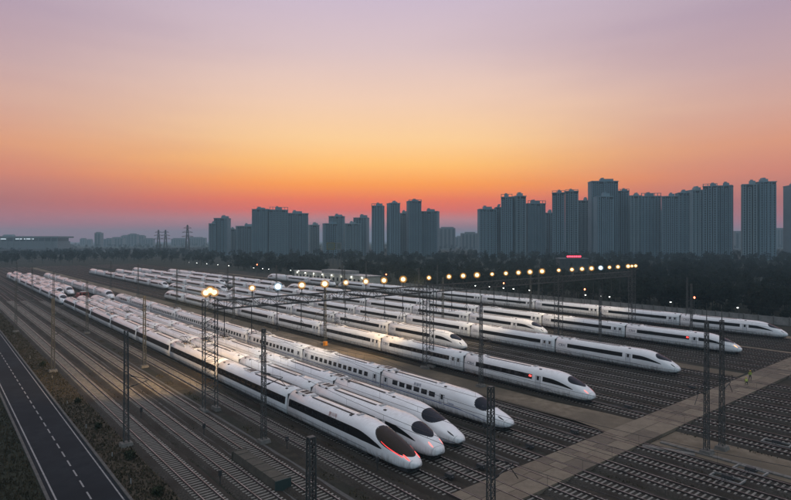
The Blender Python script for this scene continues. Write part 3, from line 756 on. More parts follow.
# floodlights
mb = MB(); mb.bar((0,0,16.15),(0,0,17.4),.09); mb.bar((-.55,0,17.0),(.55,0,17.0),.07); FL_POST = mb.mesh('bracket', galv)
def globe_mesh(m, rx, rz, name):
    mb = MB(); mb.ball((0, 0, 17.62), rx, rx, rz, 16, 10); return mb.mesh(name, m, True)
mb = MB(); mb.cyl((0,0,18.26), (0,0,18.36), .20, 14, .06); mb.cyl((0,0,16.85), (0,0,16.97), .10, 10, .20); FL_BOX = mb.mesh('housing', dark_steel)
def halo_mat(name, col, strength, opac):  # glowing see-through shell added round each lens as its halo
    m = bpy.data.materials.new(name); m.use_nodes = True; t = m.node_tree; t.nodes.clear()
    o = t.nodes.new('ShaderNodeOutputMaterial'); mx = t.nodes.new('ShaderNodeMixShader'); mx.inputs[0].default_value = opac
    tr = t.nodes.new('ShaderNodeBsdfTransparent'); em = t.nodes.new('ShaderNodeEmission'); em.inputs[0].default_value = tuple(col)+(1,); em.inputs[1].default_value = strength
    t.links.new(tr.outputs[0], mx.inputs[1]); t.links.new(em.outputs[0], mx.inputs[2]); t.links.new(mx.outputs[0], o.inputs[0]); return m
GW, GC = globe_mesh(halo_mat('halo_warm', (1.0,.46,.10), 1.0, .22), .68, .66, 'halo_shell'), globe_mesh(halo_mat('halo_cold', (.55,.8,1.0), 1.0, .22), .68, .66, 'halo_shell')
LW, LC = globe_mesh(warm_lens, .40, .38, 'lens'), globe_mesh(white_lens, .46, .44, 'lens')
LX = [31.6, 38.2, 42.6, 46.9, 51.3, 55.6, 59.9, 64.0, 68.6, 75.2, 80.7, 84.8, 89.0, 93.8, 98.4, 102.8, 107.0, 111.6, 118.3, 123.9, 128.4, 132.8, 137.2, 141.6, 146.0, 151.5, 153.6, 155.7]
for i, x in enumerate(LX):
    cold = x in (42.6, 137.2)
    e = tag(empty('floodlight', (x, GY, 0)), '%s floodlight on the gantry, %s from the left tower' % ('cold white' if cold else 'warm glowing', ORD[i]), 'floodlight', 'floodlights along the gantry')
    obj('bracket', FL_POST, e); obj('housing', FL_BOX, e); obj('halo_shell', GC if cold else GW, e); ln = obj('lens', LC if cold else LW, e)
    if i not in (0, 2, 22):
        k_ = .72 + .36*((i*29) % 13)/12
        for ch in e.children:
            if ch.data.name.startswith(('lens', 'halo_shell')): ch.scale = (k_, k_, k_); ch.location.z = 17.62*(1-k_)
    if i == 0:
        for q in ((-.62,0,-.30),(.62,0,-.30)):
            obj('lens', LW, e, q); obj('housing', FL_BOX, e, q); obj('halo_shell', GW, e, q)
    ld = bpy.data.lights.new('floodlight_lamp', 'SPOT'); ld.energy = (38000 if i == 0 else 24000 if i == 9 else 2800*(.6+.8*((i*37) % 11)/10)) * (.8 if cold else 1); ld.color = (.85,.93,1) if cold else ((1,.58,.20) if i in (0, 9) else (1,.76,.48))
    ld.shadow_soft_size = .35; ld.spot_size = R(92 if i in (0, 9) else 130); ld.spot_blend = .8
    lo = bpy.data.objects.new('lamp', ld); COL.objects.link(lo); lo.parent = e; lo.location = (0, .95, 17.3); lo.rotation_euler = (R(72 if i in (0, 9) else 68), 0, 0)

# lamp posts, red signals behind the rear line
mb = MB(); mb.cyl((0,0,0),(0,0,6.3),.09,8,.05); mb.bar((0,0,6.3),(-.8,0,6.55),.06); LP = mb.mesh('post', galv)
mb = MB(); mb.tbox(-1.25,-.65,-.15,.15,6.50,6.62,.06,.03); LH = mb.mesh('lamp_head', dark_steel)
mb = MB(); mb.ball((-.95,0,6.42), .26, .2, .16); LL = mb.mesh('lens', post_lens)
posts = [(172.3, Yon(172.3, px)) for px in (739, 672, 611, 602, 587, 531, 515, 505, 491, 477)] + [(172.3, Yon(172.3, px)) for px in (300, 292)] + [(150+18, Yon(168, px)) for px in (270, 264, 255, 230, 219, 208, 198, 190)]
for i, (x, y) in enumerate(posts):
    e = tag(empty('lamp_post', (x, y, 0)), 'slim lit lamp post behind the rearmost line, %s from the right' % ORD[i], 'lamp post', 'lamp posts behind the rear line')
    obj('post', LP, e); obj('lamp_head', LH, e); obj('lens', LL, e)
mb = MB(); mb.cyl((0,0,0),(0,0,7.7),.1,8); mb.box(-.3,.3,-.12,.12,7.6,8.5); SP = mb.mesh('post', galv)
mb = MB(); mb.ball((-.05,-.1,8.05), .30, .22, .30); SL = mb.mesh('lens', red_lens)
for i, px in enumerate((694, 584.5, 503.5, 386, 257)):
    e = tag(empty('signal_post', (173.8, Yon(173.8, px), 0)), 'post with an orange-red lamp behind the rearmost line, %s from the right' % ORD[i], 'signal', 'red signals behind the rear line')
    obj('post', SP, e); obj('lens', SL, e)

# ------------------------------------------------------------------ boundary wall and depot building
wall_m = mat('wall_panel', (.16,.16,.155), .9, col2=(.26,.255,.24), scale=.6)
w = tag(empty('boundary_wall', (193, 30, 0)), 'long pale concrete panel wall behind the rearmost train, in front of the woodland', 'wall')
mb = MB(); mb.box(-.08,.08,.14,3.86,0,2.35); WP = mb.mesh('panel', wall_m)
mb = MB(); mb.box(-.16,.16,-.14,.14,0,2.55); WO = mb.mesh('wall_post', con)
for k in range(50):
    obj('panel', WP, w, (0, k*4.0, 0)); obj('wall_post', WO, w, (0, k*4.0, 0))
depot_white = mat('depot_wall', (.42,.42,.38), .8, col2=(.32,.32,.29), scale=.3)
e = tag(empty('depot_building', (181, 244, 0)), 'long low white depot building with dark windows behind the yard lights', 'building')
mb = MB(); mb.box(0, 9, 0, 78, 0, 5.2); obj('wall', mb.mesh('wall', depot_white), e)
mb = MB(); mb.box(-.5, 9.5, -.5, 78.5, 5.2, 5.55); obj('roof', mb.mesh('roof', roof_grey), e)
mb = MB(); mb.box(.5, 8, 18, 46, 5.55, 7.4); obj('roof_storey', mb.mesh('roof_storey', wall_m), e)
mb = MB(); mb.box(-.06, .04, 0, 1.6, 1.4, 3.4); DW = mb.mesh('window', glass)
for k in range(18): obj('window', DW, e, (0, 2.2+k*4.2, 0))
mb = MB(); mb.box(-.45,-.1,-.15,.15,4.3,4.6); DL = mb.mesh('wall_lamp', post_lens)
for k in range(8):
    q = obj('wall_lamp', DL, e, (0, 4+k*10, 0))
    ld = bpy.data.lights.new('wall_lamp_light', 'POINT'); ld.energy = 90; ld.color = (1,.93,.78); ld.shadow_soft_size = .2
    lo = bpy.data.objects.new('lamp', ld); COL.objects.link(lo); lo.parent = q; lo.location = (-1.4, 0, 4.2)

# ------------------------------------------------------------------ yard clutter
box_m = mat('tarp_brown', (.050,.046,.036), .9, col2=(.08,.072,.056), scale=1.2)
teal = mat('panel_teal', (.022,.045,.042), .7)
e = tag(empty('equipment_enclosure', (27.2, 50.6, 0)), 'long low brown covered trough with a dark green end between the left tracks', 'enclosure')
mb = MB(); mb.tbox(-.85,.85,.12,10.4,0,1.05,.14,.05); obj('cover', mb.mesh('cover', box_m), e)
mb = MB(); mb.box(-.88,.88,0,.11,0,1.12); obj('end_panel', mb.mesh('end_panel', teal), e)
for k in range(5):
    mb = MB(); mb.box(-.76,.76,1.2+k*2,1.3+k*2,1.04,1.10); obj('batten', mb.mesh('batten', box_m), e)
mb = MB(); mb.box(-.9,.9,10.41,10.5,0,1.1); obj('end_panel', mb.mesh('end_panel', box_m), e)
white_rail = mat('guard_white', (.26,.26,.25), .7, col2=(.13,.13,.12), scale=3)
def point_machine(x, y, label):
    big = y < 30
    e = tag(empty('point_machine', (x, y, 0), R(random.uniform(-4,4))), label, 'point machine', 'point machines between the rails')
    mb = MB(); mb.tbox(-.28,.28,-.5,.5,.2,.62,.05,.06); mb.cyl((-.1,-.5,.4),(-.1,-.72,.4),.12,8); obj('motor_case', mb.mesh('motor_case', dark_steel), e)
    mb = MB(); mb.bar((-.3,-.1,.36),(-2.2,-.1,.36),.06); mb.bar((-.3,.2,.36),(-2.2,.2,.36),.05); obj('drive_rod', mb.mesh('drive_rod', dark_steel), e)
    if big:
        for k, (xa, xb, ya, yb) in enumerate(((-.75,.75,-1.5,-1.35),(-.75,.75,1.35,1.5),(-.75,-.62,-1.35,1.35),(.62,.75,-1.35,1.35))):
            mb = MB(); mb.box(xa,xb,ya,yb,.18,.36); obj('guard_beam', mb.mesh('guard_beam', white_rail), e)
for x, y, lb in ((63.9, 23.4, 'point machine in a white guard frame at the bottom right corner, lower of two'), (68.0, 22.6, 'point machine in a white guard frame at the bottom right corner, upper of two'),
                 (79.6, 23.6, 'point machine in a white guard frame at the right edge below the crossing'), (46.3, 41.6, 'point machine between tracks just left of the crossing, ahead of the red-lit nose'),
                 (55.4, 42.0, 'point machine between tracks ahead of the square-windowed train\'s nose'), (63.9, 41.4, 'point machine beside the tan mouth of the dirt path'), (79.6, 42.6, 'point machine ahead of the train by the dirt path'),
                 (41.9, 42.0, 'point machine between tracks ahead of the brown windscreen nose'), (98.4, 41.5, 'point machine on the near edge of the crossing, centre right')):
    point_machine(x, y, lb)
mb = MB(); mb.cyl((0,0,0),(0,0,1.0),.05,6); mb.box(-.16,.16,-.12,.12,.9,1.5); DS = mb.mesh('signal_case', dark_steel)
mb = MB(); mb.cyl((0,-.12,1.32),(0,-.15,1.32),.07,8); DLn = mb.mesh('signal_face', galv)
for i, (x, y) in enumerate(((37.4,48.5),(46.4,50.5),(55.2,49),(33.0,60.5),(27.1,71.5),(22.9,56.0),(22.9,84.0))):
    e = tag(empty('dwarf_signal', (x, y, 0)), 'small dark post signal beside the track, %s' % ['in front of the brown windscreen train','between the two blue and red lit noses','left of the square-windowed nose','by the mast left of the trains','between the left tracks beyond the covered trough','between the two leftmost tracks, nearer','between the two leftmost tracks, farther'][i], 'signal', 'dwarf signals')
    obj('signal_case', DS, e); obj('signal_face', DLn, e)
stone_w = mat('marker_white', (.22,.22,.21), .8); mb = MB(); mb.tbox(-.07,.07,-.07,.07,-.03,.55,.02,.02); MK = mb.mesh('marker_stone', stone_w)
for i, (x, y) in enumerate(((15.9,62),(16.2,71),(16.0,84),(16.1,98),(17.0,118),(16.3,141))):
    tag(obj('marker_post', MK, None, (x, y, 0)), 'small pale marker post in the verge right of the road, %s from the front' % ORD[i], 'marker post', 'verge marker posts')

orange_m = mat('box_orange', (.62,.24,.03), .5)
e = tag(empty('warning_box', (71.9, 113.3, 0), R(20)), 'small orange box at the foot of the lamplit mast beside the dirt path', 'box')
mb = MB(); mb.tbox(-.45,.45,-.35,.35,.12,1.0,.03,.03); obj('case', mb.mesh('case', orange_m), e)
mb = MB(); mb.tbox(-.50,.50,-.40,.40,1.0,1.1,.05,.05); obj('lid', mb.mesh('lid', orange_m), e)
mb = MB(); mb.box(-.40,.40,-.30,.30,0,.12); obj('plinth', mb.mesh('plinth', con), e)
# shrubs on the verge
leaf_m = mat('shrub_leaf', (.020,.030,.018), .9, col2=(.055,.055,.030), scale=1.5, spec=.1)
bark = mat('bark', (.035,.028,.022), .95)
def shrub(x, y, h, label, i):
    rnd = random.Random(i); e = tag(empty('verge_shrub', (x, y, 0)), label, 'shrub', 'shrubs on the verge')
    mb = MB()
    for k in range(420):
        a = rnd.random()*2*math.pi; rr = h*.75*math.sqrt(rnd.random())*(.7+.3*math.sin(3*a+i)); z = h*rnd.random()*(1-.5*(rr/h)**2)
        s = .07+.10*rnd.random(); n = Vector((rnd.gauss(0,1), rnd.gauss(0,1), rnd.gauss(0,1))).normalized(); u = n.orthogonal().normalized()*s; v = n.cross(u)*.7
        c = Vector((rr*math.cos(a), rr*math.sin(a), z+.05)); mb.add([c-u, c+v, c+u, c-v], [(0,1,2,3)])
    obj('foliage', mb.mesh('foliage', leaf_m), e)
    mb = MB()
    for k in range(5):
        a = k*1.3; mb.cyl((0,0,-.03),(math.cos(a)*h*.35, math.sin(a)*h*.35, h*.7), .03, 5, .012)
    obj('stems', mb.mesh('stems', bark), e)
for i, (x, y, h) in enumerate(((17.3,57.5,.8),(17.6,69,.9),(17.2,83,.7),(17.5,98,.7),(17.3,131,.9))):
    shrub(x, y, h, 'dark low shrub on the verge between road and tracks, %s from the front' % ORD[i], i)

# ------------------------------------------------------------------ two workers on the crossing
skin = mat('skin', (.35,.22,.16), .6); navy = mat('trousers_navy', (.015,.018,.03), .9); hiviz = mat('vest_yellow', (.30,.36,.07), .8); helmet = mat('helmet_yellow', (.5,.36,.05), .4); boots = mat('boots', (.02,.02,.02), .7)
def person(x, y, rz, label, crouch):
    e = tag(empty('person', (x, y, .39), rz), label, 'person', 'workers on the crossing')
    if not crouch:
        J = {'pel':(0,0,.95,.15),'ch':(0,.02,1.30,.17),'nk':(0,.03,1.48,.065),'hd':(0,.05,1.62,.10),'top':(0,.05,1.72,.085),
             'hl':(-.10,0,.90,.10),'kl':(-.12,.10,.50,.068),'al':(-.12,.02,.10,.045),'tl':(-.13,.16,.04,.04),'hr':(.10,0,.90,.10),'kr':(.12,-.02,.50,.068),'ar':(.13,-.14,.10,.045),'tr':(.14,0,.04,.04),
             'sl':(-.20,.02,1.42,.065),'el':(-.27,.05,1.14,.048),'wl':(-.22,.24,.98,.036),'fl':(-.20,.32,.96,.032),'sr':(.20,.02,1.42,.065),'er':(.28,-.03,1.14,.048),'wr':(.26,.10,.92,.036),'fr':(.25,.14,.84,.032)}
    else:
        J = {'pel':(0,-.10,.48,.16),'ch':(0,.14,.78,.17),'nk':(0,.24,.94,.065),'hd':(0,.32,1.06,.10),'top':(0,.35,1.15,.085),
             'hl':(-.11,-.08,.45,.10),'kl':(-.16,.30,.52,.07),'al':(-.15,.06,.10,.045),'tl':(-.16,.20,.04,.04),'hr':(.11,-.08,.45,.10),'kr':(.17,.28,.50,.07),'ar':(.15,.02,.10,.045),'tr':(.16,.16,.04,.04),
             'sl':(-.20,.18,.88,.065),'el':(-.25,.36,.66,.048),'wl':(-.14,.52,.48,.036),'fl':(-.10,.58,.40,.032),'sr':(.20,.18,.88,.065),'er':(.26,.34,.64,.048),'wr':(.16,.54,.44,.036),'fr':(.12,.60,.36,.032)}
    ks = list(J); ed = [('pel','ch'),('ch','nk'),('nk','hd'),('hd','top'),('pel','hl'),('hl','kl'),('kl','al'),('al','tl'),('pel','hr'),('hr','kr'),('kr','ar'),('ar','tr'),('ch','sl'),('sl','el'),('el','wl'),('wl','fl'),('ch','sr'),('sr','er'),('er','wr'),('wr','fr')]
    me = bpy.data.meshes.new('body'); me.from_pydata([J[k][:3] for k in ks], [(ks.index(a), ks.index(b)) for a, b in ed], [])
    o = obj('body', me, e); sk = o.modifiers.new('skin', 'SKIN'); sk.use_smooth_shade = True
    for i, k in enumerate(ks): me.skin_vertices[0].data[i].radius = (J[k][3], J[k][3])
    me.skin_vertices[0].data[0].use_root = True
    sb = o.modifiers.new('sub', 'SUBSURF'); sb.levels = sb.render_levels = 1
    dg = bpy.context.evaluated_depsgraph_get(); me2 = bpy.data.meshes.new_from_object(o.evaluated_get(dg)); o.modifiers.clear(); o.data = me2
    for m_ in (navy, hiviz, skin, boots): me2.materials.append(m_)
    pc, cc, hc = Vector(J['pel'][:3]), Vector(J['ch'][:3]), Vector(J['hd'][:3])
    ax = (cc-pc).normalized()
    for p in me2.polygons:
        c = p.center; k = (c-pc).dot(ax); p.use_smooth = True
        if (c-hc).length < .17: p.material_index = 2
        elif c.z < .11: p.material_index = 3
        elif k > .02 and (not crouch or c.y < .5): p.material_index = 1
        for q in ('wl','fl','wr','fr'):
            if (c-Vector(J[q][:3])).length < .06: p.material_index = 2
    mb = MB(); h = J['top']; mb.ball((h[0],h[1],h[2]-.01), .135, .15, .11, 12, 6); mb.ball((h[0],h[1]+.10,h[2]-.04), .11, .10, .02, 10, 4); obj('helmet', mb.mesh('helmet', helmet, True), e)
person(110.9, 36.9, R(140), 'person in dark trousers and yellow vest standing on the crossing', False)
person(107.2, 36.2, R(-60), 'person in yellow vest crouching on the crossing beside the standing one', True)

# ------------------------------------------------------------------ apartment towers
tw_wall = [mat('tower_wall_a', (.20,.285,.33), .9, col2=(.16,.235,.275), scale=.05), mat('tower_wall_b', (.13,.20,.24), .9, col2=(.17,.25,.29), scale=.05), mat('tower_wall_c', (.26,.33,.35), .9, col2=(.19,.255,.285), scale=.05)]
tw_dark = mat('tower_recess', (.022,.032,.036), .8)
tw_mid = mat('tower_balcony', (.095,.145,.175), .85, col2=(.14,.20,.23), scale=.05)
tw_glass = mat('tower_glass', (.025,.033,.038), .35, spec=.3)
def tower(px0, px1, ytop, z, label, style, extra=None, group='apartment towers'):
    rnd = random.Random(int(px0*7)); k = z/F_PX
    turn = rnd.choice((-1, 1))*rnd.uniform(.10, .30) if (px1-px0)*k > 16 else .06
    wpx = ((px1-px0)*k - 9*abs(math.sin(turn)))/math.cos(turn); h = 25 + (240-ytop)*k; x, y = at((px0+px1)/2, z + 9)
    e = tag(empty('apartment_tower', (x, y, 0), -YAW + turn - math.atan(((px0+px1)/2-395.5)/F_PX)*.6), label, 'building', group)
    D = 18.0; m_wall = tw_wall[style % 3]
    nb = max(2, round(wpx/rnd.uniform(4.0, 6.2))); bw = wpx/nb; crown = rnd.uniform(2.5, 5.0); hb = h - crown
    mb = MB(); mb.box(-wpx/2+.4, wpx/2-.4, -D/2+1.2, D/2, 0, hb-.4); obj('core', mb.mesh('core', tw_dark), e)
    floors = int(hb/3.0)
    bay_w = bw*rnd.uniform(.52,.72)
    glassmb, slabs = MB(), MB()
    for i in range(nb):
        xc = -wpx/2 + (i+.5)*bw; pro = (0, .9, .3)[(i+style) % 3]; bh = hb - (0, 1.6, 0, 3.2)[(i+style) % 4]
        m_ = MB(); m_.box(xc-bay_w/2-.35, xc-bay_w/2+.55, -D/2-pro, -D/2+1.25, 0, bh); m_.box(xc+bay_w/2-.55, xc+bay_w/2+.35, -D/2-pro, -D/2+1.25, 0, bh)
        obj('bay', m_.mesh('bay', m_wall), e)
        for f in range(1, floors):
            zf = f*3.0
            slabs.box(xc-bay_w/2+.56, xc+bay_w/2-.56, -D/2-pro+.12, -D/2+1.22, zf, zf+1.15)
            glassmb.add([(xc-bay_w/2+.56, -D/2+.55, zf+1.16), (xc+bay_w/2-.56, -D/2+.55, zf+1.16), (xc+bay_w/2-.56, -D/2+.55, zf+2.98), (xc-bay_w/2+.56, -D/2+.55, zf+2.98)], [(0,1,2,3)])
    tag(obj('balconies', slabs.mesh('balconies', tw_mid), e), kind='stuff'); tag(obj('windows', glassmb.mesh('windows', tw_glass), e), kind='stuff')
    for sx_ in (-1, 1):                               # side walls with a strip of windows
        m_ = MB(); m_.box(min(sx_*wpx/2, sx_*(wpx/2-.38)), max(sx_*wpx/2, sx_*(wpx/2-.38)), -D/2+1.3, D/2+.3, 0, hb-.2); obj('side_wall', m_.mesh('side_wall', m_wall), e)
    m_ = MB(); m_.box(-wpx/2-.3, wpx/2+.3, -D/2-.2, D/2+.4, hb-.2, hb+.9); obj('parapet', m_.mesh('parapet', m_wall), e)
    m_ = MB(); a = rnd.uniform(-.25,.0)*wpx; c = a + wpx*rnd.uniform(.3,.5); m_.box(a, c, -D/4, D/4, hb+.9, h); m_.box(a+1, a+4, -D/4+1, D/4-1, h, h+1.6); obj('lift_house', m_.mesh('lift_house', m_wall), e)
    if style >= 3:                                    # open roof frame
        m_ = MB(); n = max(3, nb)
        for i in range(n+1):
            xx = -wpx/2+.5+(wpx-1)*i/n; m_.box(xx-.35, xx+.35, -D/2+.2, -D/2+.9, hb+.9, h-.6)
        m_.box(-wpx/2, wpx/2, -D/2+.1, -D/2+1.0, h-.6, h); obj('roof_frame', m_.mesh('roof_frame', m_wall), e)
    return e
TWS = [(209,216,222,900,0),(215,229.5,216,905,1),(229,237,228,960,2),(236,254,224,950,0),(253,270,207.5,860,1),(269,288,207,858,3),(287,308,211,875,0),(308,319,223,940,2),(323,337,222,830,1),(329,344.5,214.5,905,0),
       (344,361,222,835,2),(354,368.5,215,910,1),(372,384,203.5,840,3),(387.5,399.5,201.5,838,0),(399,408,211,880,2),(407,421,199.5,842,4),(421,439,209,850,1),
       (478,496,206.5,800,0),(495,502,205,815,1),(501,513,194,788,3),(513,525,193,790,2),(525,544.5,200.5,800,4),(544,553,210.5,860,1),(552,565,190.5,775,3),(565,578.5,189.5,777,5),(578,590,198,830,2),
       (589.5,616.5,178.5,790,1),(595,612,193,762,0),(616,629,189,800,3),(629,640,193.5,780,2),(639,659,193,775,4),(658,663,211,850,1),(662,678,193.5,745,0),(677,689,190.5,738,1),(688,704,187,730,2),(703.5,718,183.5,720,3),(717.5,732.5,182.5,718,1),
       (742,756.5,180.5,700,2),(756,773,178.5,698,0),(787,801,183,700,1)]
lab_ix = {'left': 0, 'mid': 0, 'right': 0}
for i, (a, b, yt, z, st) in enumerate(TWS):
    if a < 400 or i < 17: lb = 'hazy apartment tower in the skyline group left of centre, %s from its left end' % ORD[i]
    elif (a, b) == (589.5, 616.5): lb = 'tallest broad apartment block with plain crown, centre right of the skyline'
    elif i < 32: lb = 'apartment tower in the dense group right of centre, %s from its left end' % ORD[i-17]
    elif i < 37: lb = 'stepped-roof apartment tower in the row at the right, %s from its left end' % ORD[i-32]
    else: lb = ['left half of the twin apartment tower standing alone at the right', 'right half of the twin apartment tower standing alone at the right', 'apartment tower cut by the right edge of the picture'][i-37]
    tower(a, b, yt, z, lb, st)
# far hazy buildings
far_wall = mat('far_wall', (.15,.16,.17), .9)
def far_block(px0, px1, ytop, z, label, steps=2):
    k = z/F_PX; w_ = (px1-px0)*k; h = 25+(240-ytop)*k; x, y = at((px0+px1)/2, z); rnd = random.Random(int(px0))
    e = tag(empty('distant_building', (x, y, 0), -YAW), label, 'building', 'distant hazy buildings')
    mb = MB(); mb.box(-w_/2, w_/2, -10, 10, 0, h-3); obj('wall', mb.mesh('wall', far_wall), e)
    mb = MB(); mb.box(-w_/2+rnd.random()*w_*.3, w_/2-rnd.random()*w_*.3, -6, 6, h-3, h); obj('roof', mb.mesh('roof', far_wall), e)
    n = max(2, int(w_/9))
    for i in range(n):
        mb = MB(); xc = -w_/2+(i+.5)*w_/n; mb.box(xc-w_/n*.25, xc+w_/n*.25, -10.3, -9.9, 3, h-6); obj('window_strip', mb.mesh('window_strip', tw_glass), e)
FB = [(96,102,232,1900),(105,113,238,2100),(113,124,237,2150),(122,130,235,2300),(129,138,233.5,2250),(137,145,235,2300),(144,154,238,2200),(81,86,238,2600),(88,92,239,2600),(4,14,234.5,2500),(439,455,227,1500),(461,479,232,1450),(455,462,236,1900),(733,742,231,1500),(772,787,228,1700),(172,186,238,2400),(190,206,237,2300)]
for i, q in enumerate(FB): far_block(*q, 'faint distant building low on the horizon, %s in order from the left' % ORD[sorted(r_[0] for r_ in FB).index(q[0])])

# station hall with a flat roof, viaduct, pylons on the left horizon
e0 = at(22, 1350); st = tag(empty('station_hall', (e0[0], e0[1], 0), -YAW), 'wide flat-roofed station hall with white lights under its roof on the left horizon', 'building')
k = 1350/F_PX
mb = MB(); mb.box(-75*k/2-40, 75*k/2, -6, 60, 30, 34); obj('roof', mb.mesh('roof', far_wall), st)
mb = MB(); mb.box(-75*k/2-36, 75*k/2-6, 0, 55, 0, 22); obj('wall', mb.mesh('wall', far_wall), st)
mb = MB(); mb.box(-75*k/2-36, 75*k/2-8, 4, 52, 22, 30); obj('clerestory', mb.mesh('clerestory', tw_glass), st)
for i in range(14):
    mb = MB(); xx = -110+i*15; mb.box(xx, xx+1.4, -3, -1.6, 0, 30); obj('column', mb.mesh('column', far_wall), st)
stn = emit('station_light', (.8,.92,1.0), 1.0)
for i, xx in enumerate((-92,-70,-62,-52,-46,-14,-8,6,12,24)):
    mb = MB(); mb.box(xx, xx+(5 if i % 2 else 9), -2.6, -1.5, 26.5, 28.5); obj('roof_light', mb.mesh('roof_light', stn), st)
v0, v1 = at(-80, 850), at(235, 1180)
dv = Vector((v1[0]-v0[0], v1[1]-v0[1], 0)); vl = dv.length
vd = tag(empty('viaduct', (v0[0], v0[1], 0), math.atan2(dv.y, dv.x)), 'dark low viaduct crossing the far left background', 'viaduct')
mb = MB(); mb.box(0, vl, -5, 5, 7.2, 9.0); obj('deck', mb.mesh('deck', far_wall), vd)
for s_ in (-5.2, 5.0):
    mb = MB(); mb.box(0, vl, s_, s_+.2, 9.0, 10.1); obj('parapet', mb.mesh('parapet', far_wall), vd)
mb = MB(); mb.tbox(-1.2,1.2,-3,3,0,7.2,-.2,-.6); PR = mb.mesh('pier', far_wall)
for i in range(int(vl/32)): obj('pier', PR, vd, (16+i*32, 0, 0))
def pylon(px, ytop, z, label):
    x, y = at(px, z); h = 25+(240-ytop)*z/F_PX
    e = tag(empty('transmission_pylon', (x, y, 0), -YAW + .2), label, 'pylon', 'transmission pylons')
    mb = MB(); lattice(mb, 0, 0, 0, h, 7, 7, .9, .45, 5, .16); obj('tower', mb.mesh('tower', dark_steel), e)
    for f, l in ((.62,9),(.76,8),(.90,6)):
        mb = MB(); mb.bar((-l,0,h*f),(l,0,h*f),.7); mb.bar((-l,0,h*f),(0,0,h*f+3),.4); mb.bar((l,0,h*f),(0,0,h*f+3),.4); obj('cross_arm', mb.mesh('cross_arm', dark_steel), e)
pylon(187.5, 225, 900, 'nearest and tallest transmission pylon on the left skyline'); pylon(158.5, 230, 1050, 'left one of the two smaller pylons on the left skyline'); pylon(165.5, 230, 1060, 'right one of the two smaller pylons on the left skyline')

# billboard and red sign on low building
x, y = at(334, 560); e = tag(empty('billboard', (x, y, 0), -YAW), 'yellow-framed billboard standing among trees below the left skyline', 'billboard')
k = 560/F_PX; yel = mat('billboard_yellow', (.16,.14,.04), .7); pan = mat('billboard_panel', (.10,.13,.11), .6)
for x0, x1 in ((-7.4*k, 1.0*k), (2.2*k, 7.4*k)):
    mb = MB(); mb.box(x0, x1, -.3, .3, 15.5, 22.5); obj('panel', mb.mesh('panel', pan), e)
    mb = MB(); mb.box(x0, x1, -.5, -.31, 15.5, 16.4); mb.box(x0, x1, -.5, -.31, 21.6, 22.5); mb.box(x0, x0+.9, -.5, -.31, 16.4, 21.6); mb.box(x1-.9, x1, -.5, -.31, 16.4, 21.6); obj('frame', mb.mesh('frame', yel if x0 < 0 else white_rail), e)
for xx in (-6, -1, 4, 7):
    mb = MB(); mb.cyl((xx,.6,0),(xx,.6,16),.4,8); obj('post', mb.mesh('post', dark_steel), e)
x, y = at(574, 470); k = 470/F_PX; e = tag(empty('low_building', (x, y, 0), -YAW), 'low dark building among trees carrying a red illuminated sign', 'building')
low_wall = mat('low_wall', (.05,.055,.055), .9)
mb = MB(); mb.box(-14*k, 14*k, 0, 12, 0, 9.2); obj('wall', mb.mesh('wall', low_wall), e)
mb = MB(); mb.box(-14.5*k, 14.5*k, -.5, 12.5, 9.2, 9.8); obj('roof', mb.mesh('roof', far_wall), e)
mb = MB(); mb.box(-8*k, 8*k, .2, .5, 9.8, 12.6); obj('sign_board', mb.mesh('sign_board', dark_steel), e)
redsign = emit('sign_red', (1.0,.05,.09), 4.0)
for x0, x1 in ((-7,-5.2),(-4.8,-3.2),(-2.8,-.9),(-.4,1.2),(1.6,3.4),(3.8,5.2),(5.6,7)):
    mb = MB(); mb.box(x0*k, x1*k, .1, .19, 10.6, 11.9); obj('sign_letter', mb.mesh('sign_letter', redsign), e)
for i in range(6):
    mb = MB(); mb.box(-12*k+i*4*k, -12*k+i*4*k+2*k, -.05, .05, 3.5, 6.5); obj('window', mb.mesh('window', tw_glass), e)

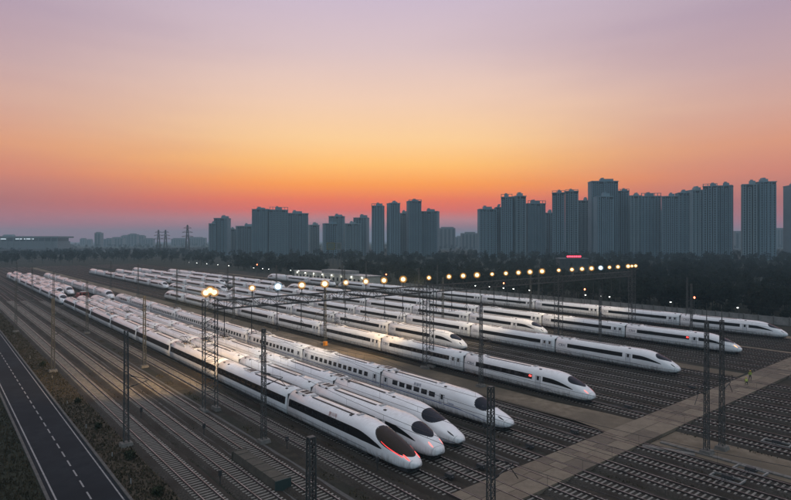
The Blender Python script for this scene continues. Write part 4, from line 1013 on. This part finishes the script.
# ------------------------------------------------------------------ woodland beyond the yard: one mass
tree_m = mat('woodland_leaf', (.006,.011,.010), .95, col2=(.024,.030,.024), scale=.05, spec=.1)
def woodland(name, spots, label, leaves):
    mb = MB(); rnd = random.Random(11); V, Fc = mb.v, mb.f
    for (x, y, h) in spots:
        w_ = h*rnd.uniform(.30,.44); n = leaves; s0 = h*.055
        lob = [(rnd.uniform(-.5,.5)*w_, rnd.uniform(-.5,.5)*w_, h*rnd.uniform(.42,.80), w_*rnd.uniform(.4,.65)) for _ in range(5)]
        mb.cyl((x,y,0), (x+rnd.uniform(-.3,.3), y, h*.75), h*.018, 4, h*.006)
        for _ in range(n):
            lx, ly, lz, lr = lob[rnd.randrange(5)]
            a, b = rnd.random()*2*math.pi, math.acos(rnd.uniform(-1,1)); r_ = lr*rnd.random()**.4
            cx, cy, cz = x+lx+r_*math.sin(b)*math.cos(a), y+ly+r_*math.sin(b)*math.sin(a), lz+r_*math.cos(b)*1.15
            if cz < h*.12: cz = h*.12+rnd.random()*h*.2
            s = s0*rnd.uniform(.6,1.5); t = rnd.random()*math.pi; ux, uy = math.cos(t)*s, math.sin(t)*s; uz = rnd.uniform(-.5,.5)*s
            vx, vy, vz = -uy*.3, ux*.3, s*rnd.uniform(.4,.9)
            o = len(V); V += [(cx-ux,cy-uy,cz-uz),(cx+vx,cy+vy,cz-vz),(cx+ux,cy+uy,cz+uz),(cx-vx,cy-vy,cz+vz)]; Fc.append((o,o+1,o+2,o+3))
    mb.m = [0]*len(mb.f)
    return tag(obj(name, mb.mesh(name, [tree_m, bark])), label, 'trees', kind='stuff')
rnd = random.Random(5); near, farr = [], []
while len(near) < 330:
    y = rnd.uniform(35, 250) if rnd.random() < .8 else rnd.uniform(330, 480); x = 198 + 34*rnd.random()**1.3
    near.append((x, y, rnd.uniform(3.5, 10.5)))
while len(near) < 1200:
    z = 190 + 300*rnd.random()**.9; px = rnd.uniform(220, 830); x, y = at(px, z)
    if x < 199 + rnd.random()*6 or (y > 600): continue
    if abs(x-185) < 16 and 235 < y < 330: continue
    if abs(px-574) < 17 and z < 470 and z > 330 or (abs(px-334) < 11 and z > 330): continue
    near.append((x, y, rnd.uniform(5.5, 10.5)))
while len(farr) < 1500:
    z = 470 + 560*rnd.random()**.8; px = rnd.uniform(-60, 850); x, y = at(px, z)
    if x < 199 and y < 680: continue
    if -5 < x < 30 and y < 900: continue
    if (abs(px-334) < 11 and z < 560) or (abs(px-574) < 17 and z < 480): continue
    if z > 690 and px > 200 and rnd.random() < .6: continue
    farr.append((x, y, rnd.uniform(7, 13)))
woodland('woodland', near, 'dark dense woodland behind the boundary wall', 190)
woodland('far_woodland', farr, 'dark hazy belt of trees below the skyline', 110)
spots = []
while len(spots) < 420:
    z = 1250 + 900*rnd.random(); px = rnd.uniform(-60, 850); x, y = at(px, z)
    if px < 70 and z > 1330: continue
    spots.append((x, y, rnd.uniform(10, 17)))
woodland('horizon_trees', spots, 'faint far trees along the horizon', 60)

# ------------------------------------------------------------------ evening haze
hz = bpy.data.materials.new('haze'); hz.use_nodes = True; t = hz.node_tree; t.nodes.clear()
pv = t.nodes.new('ShaderNodeVolumePrincipled'); pv.inputs['Color'].default_value = (.60,.87,1.0,1); pv.inputs['Density'].default_value = HAZE; pv.inputs['Anisotropy'].default_value = 0
om = t.nodes.new('ShaderNodeOutputMaterial'); t.links.new(pv.outputs[0], om.inputs['Volume'])
mb = MB(); mb.box(-7200, 7200, -7200, 7200, -1.2, 135); tag(obj('haze', mb.mesh('haze', hz)), kind='stuff')
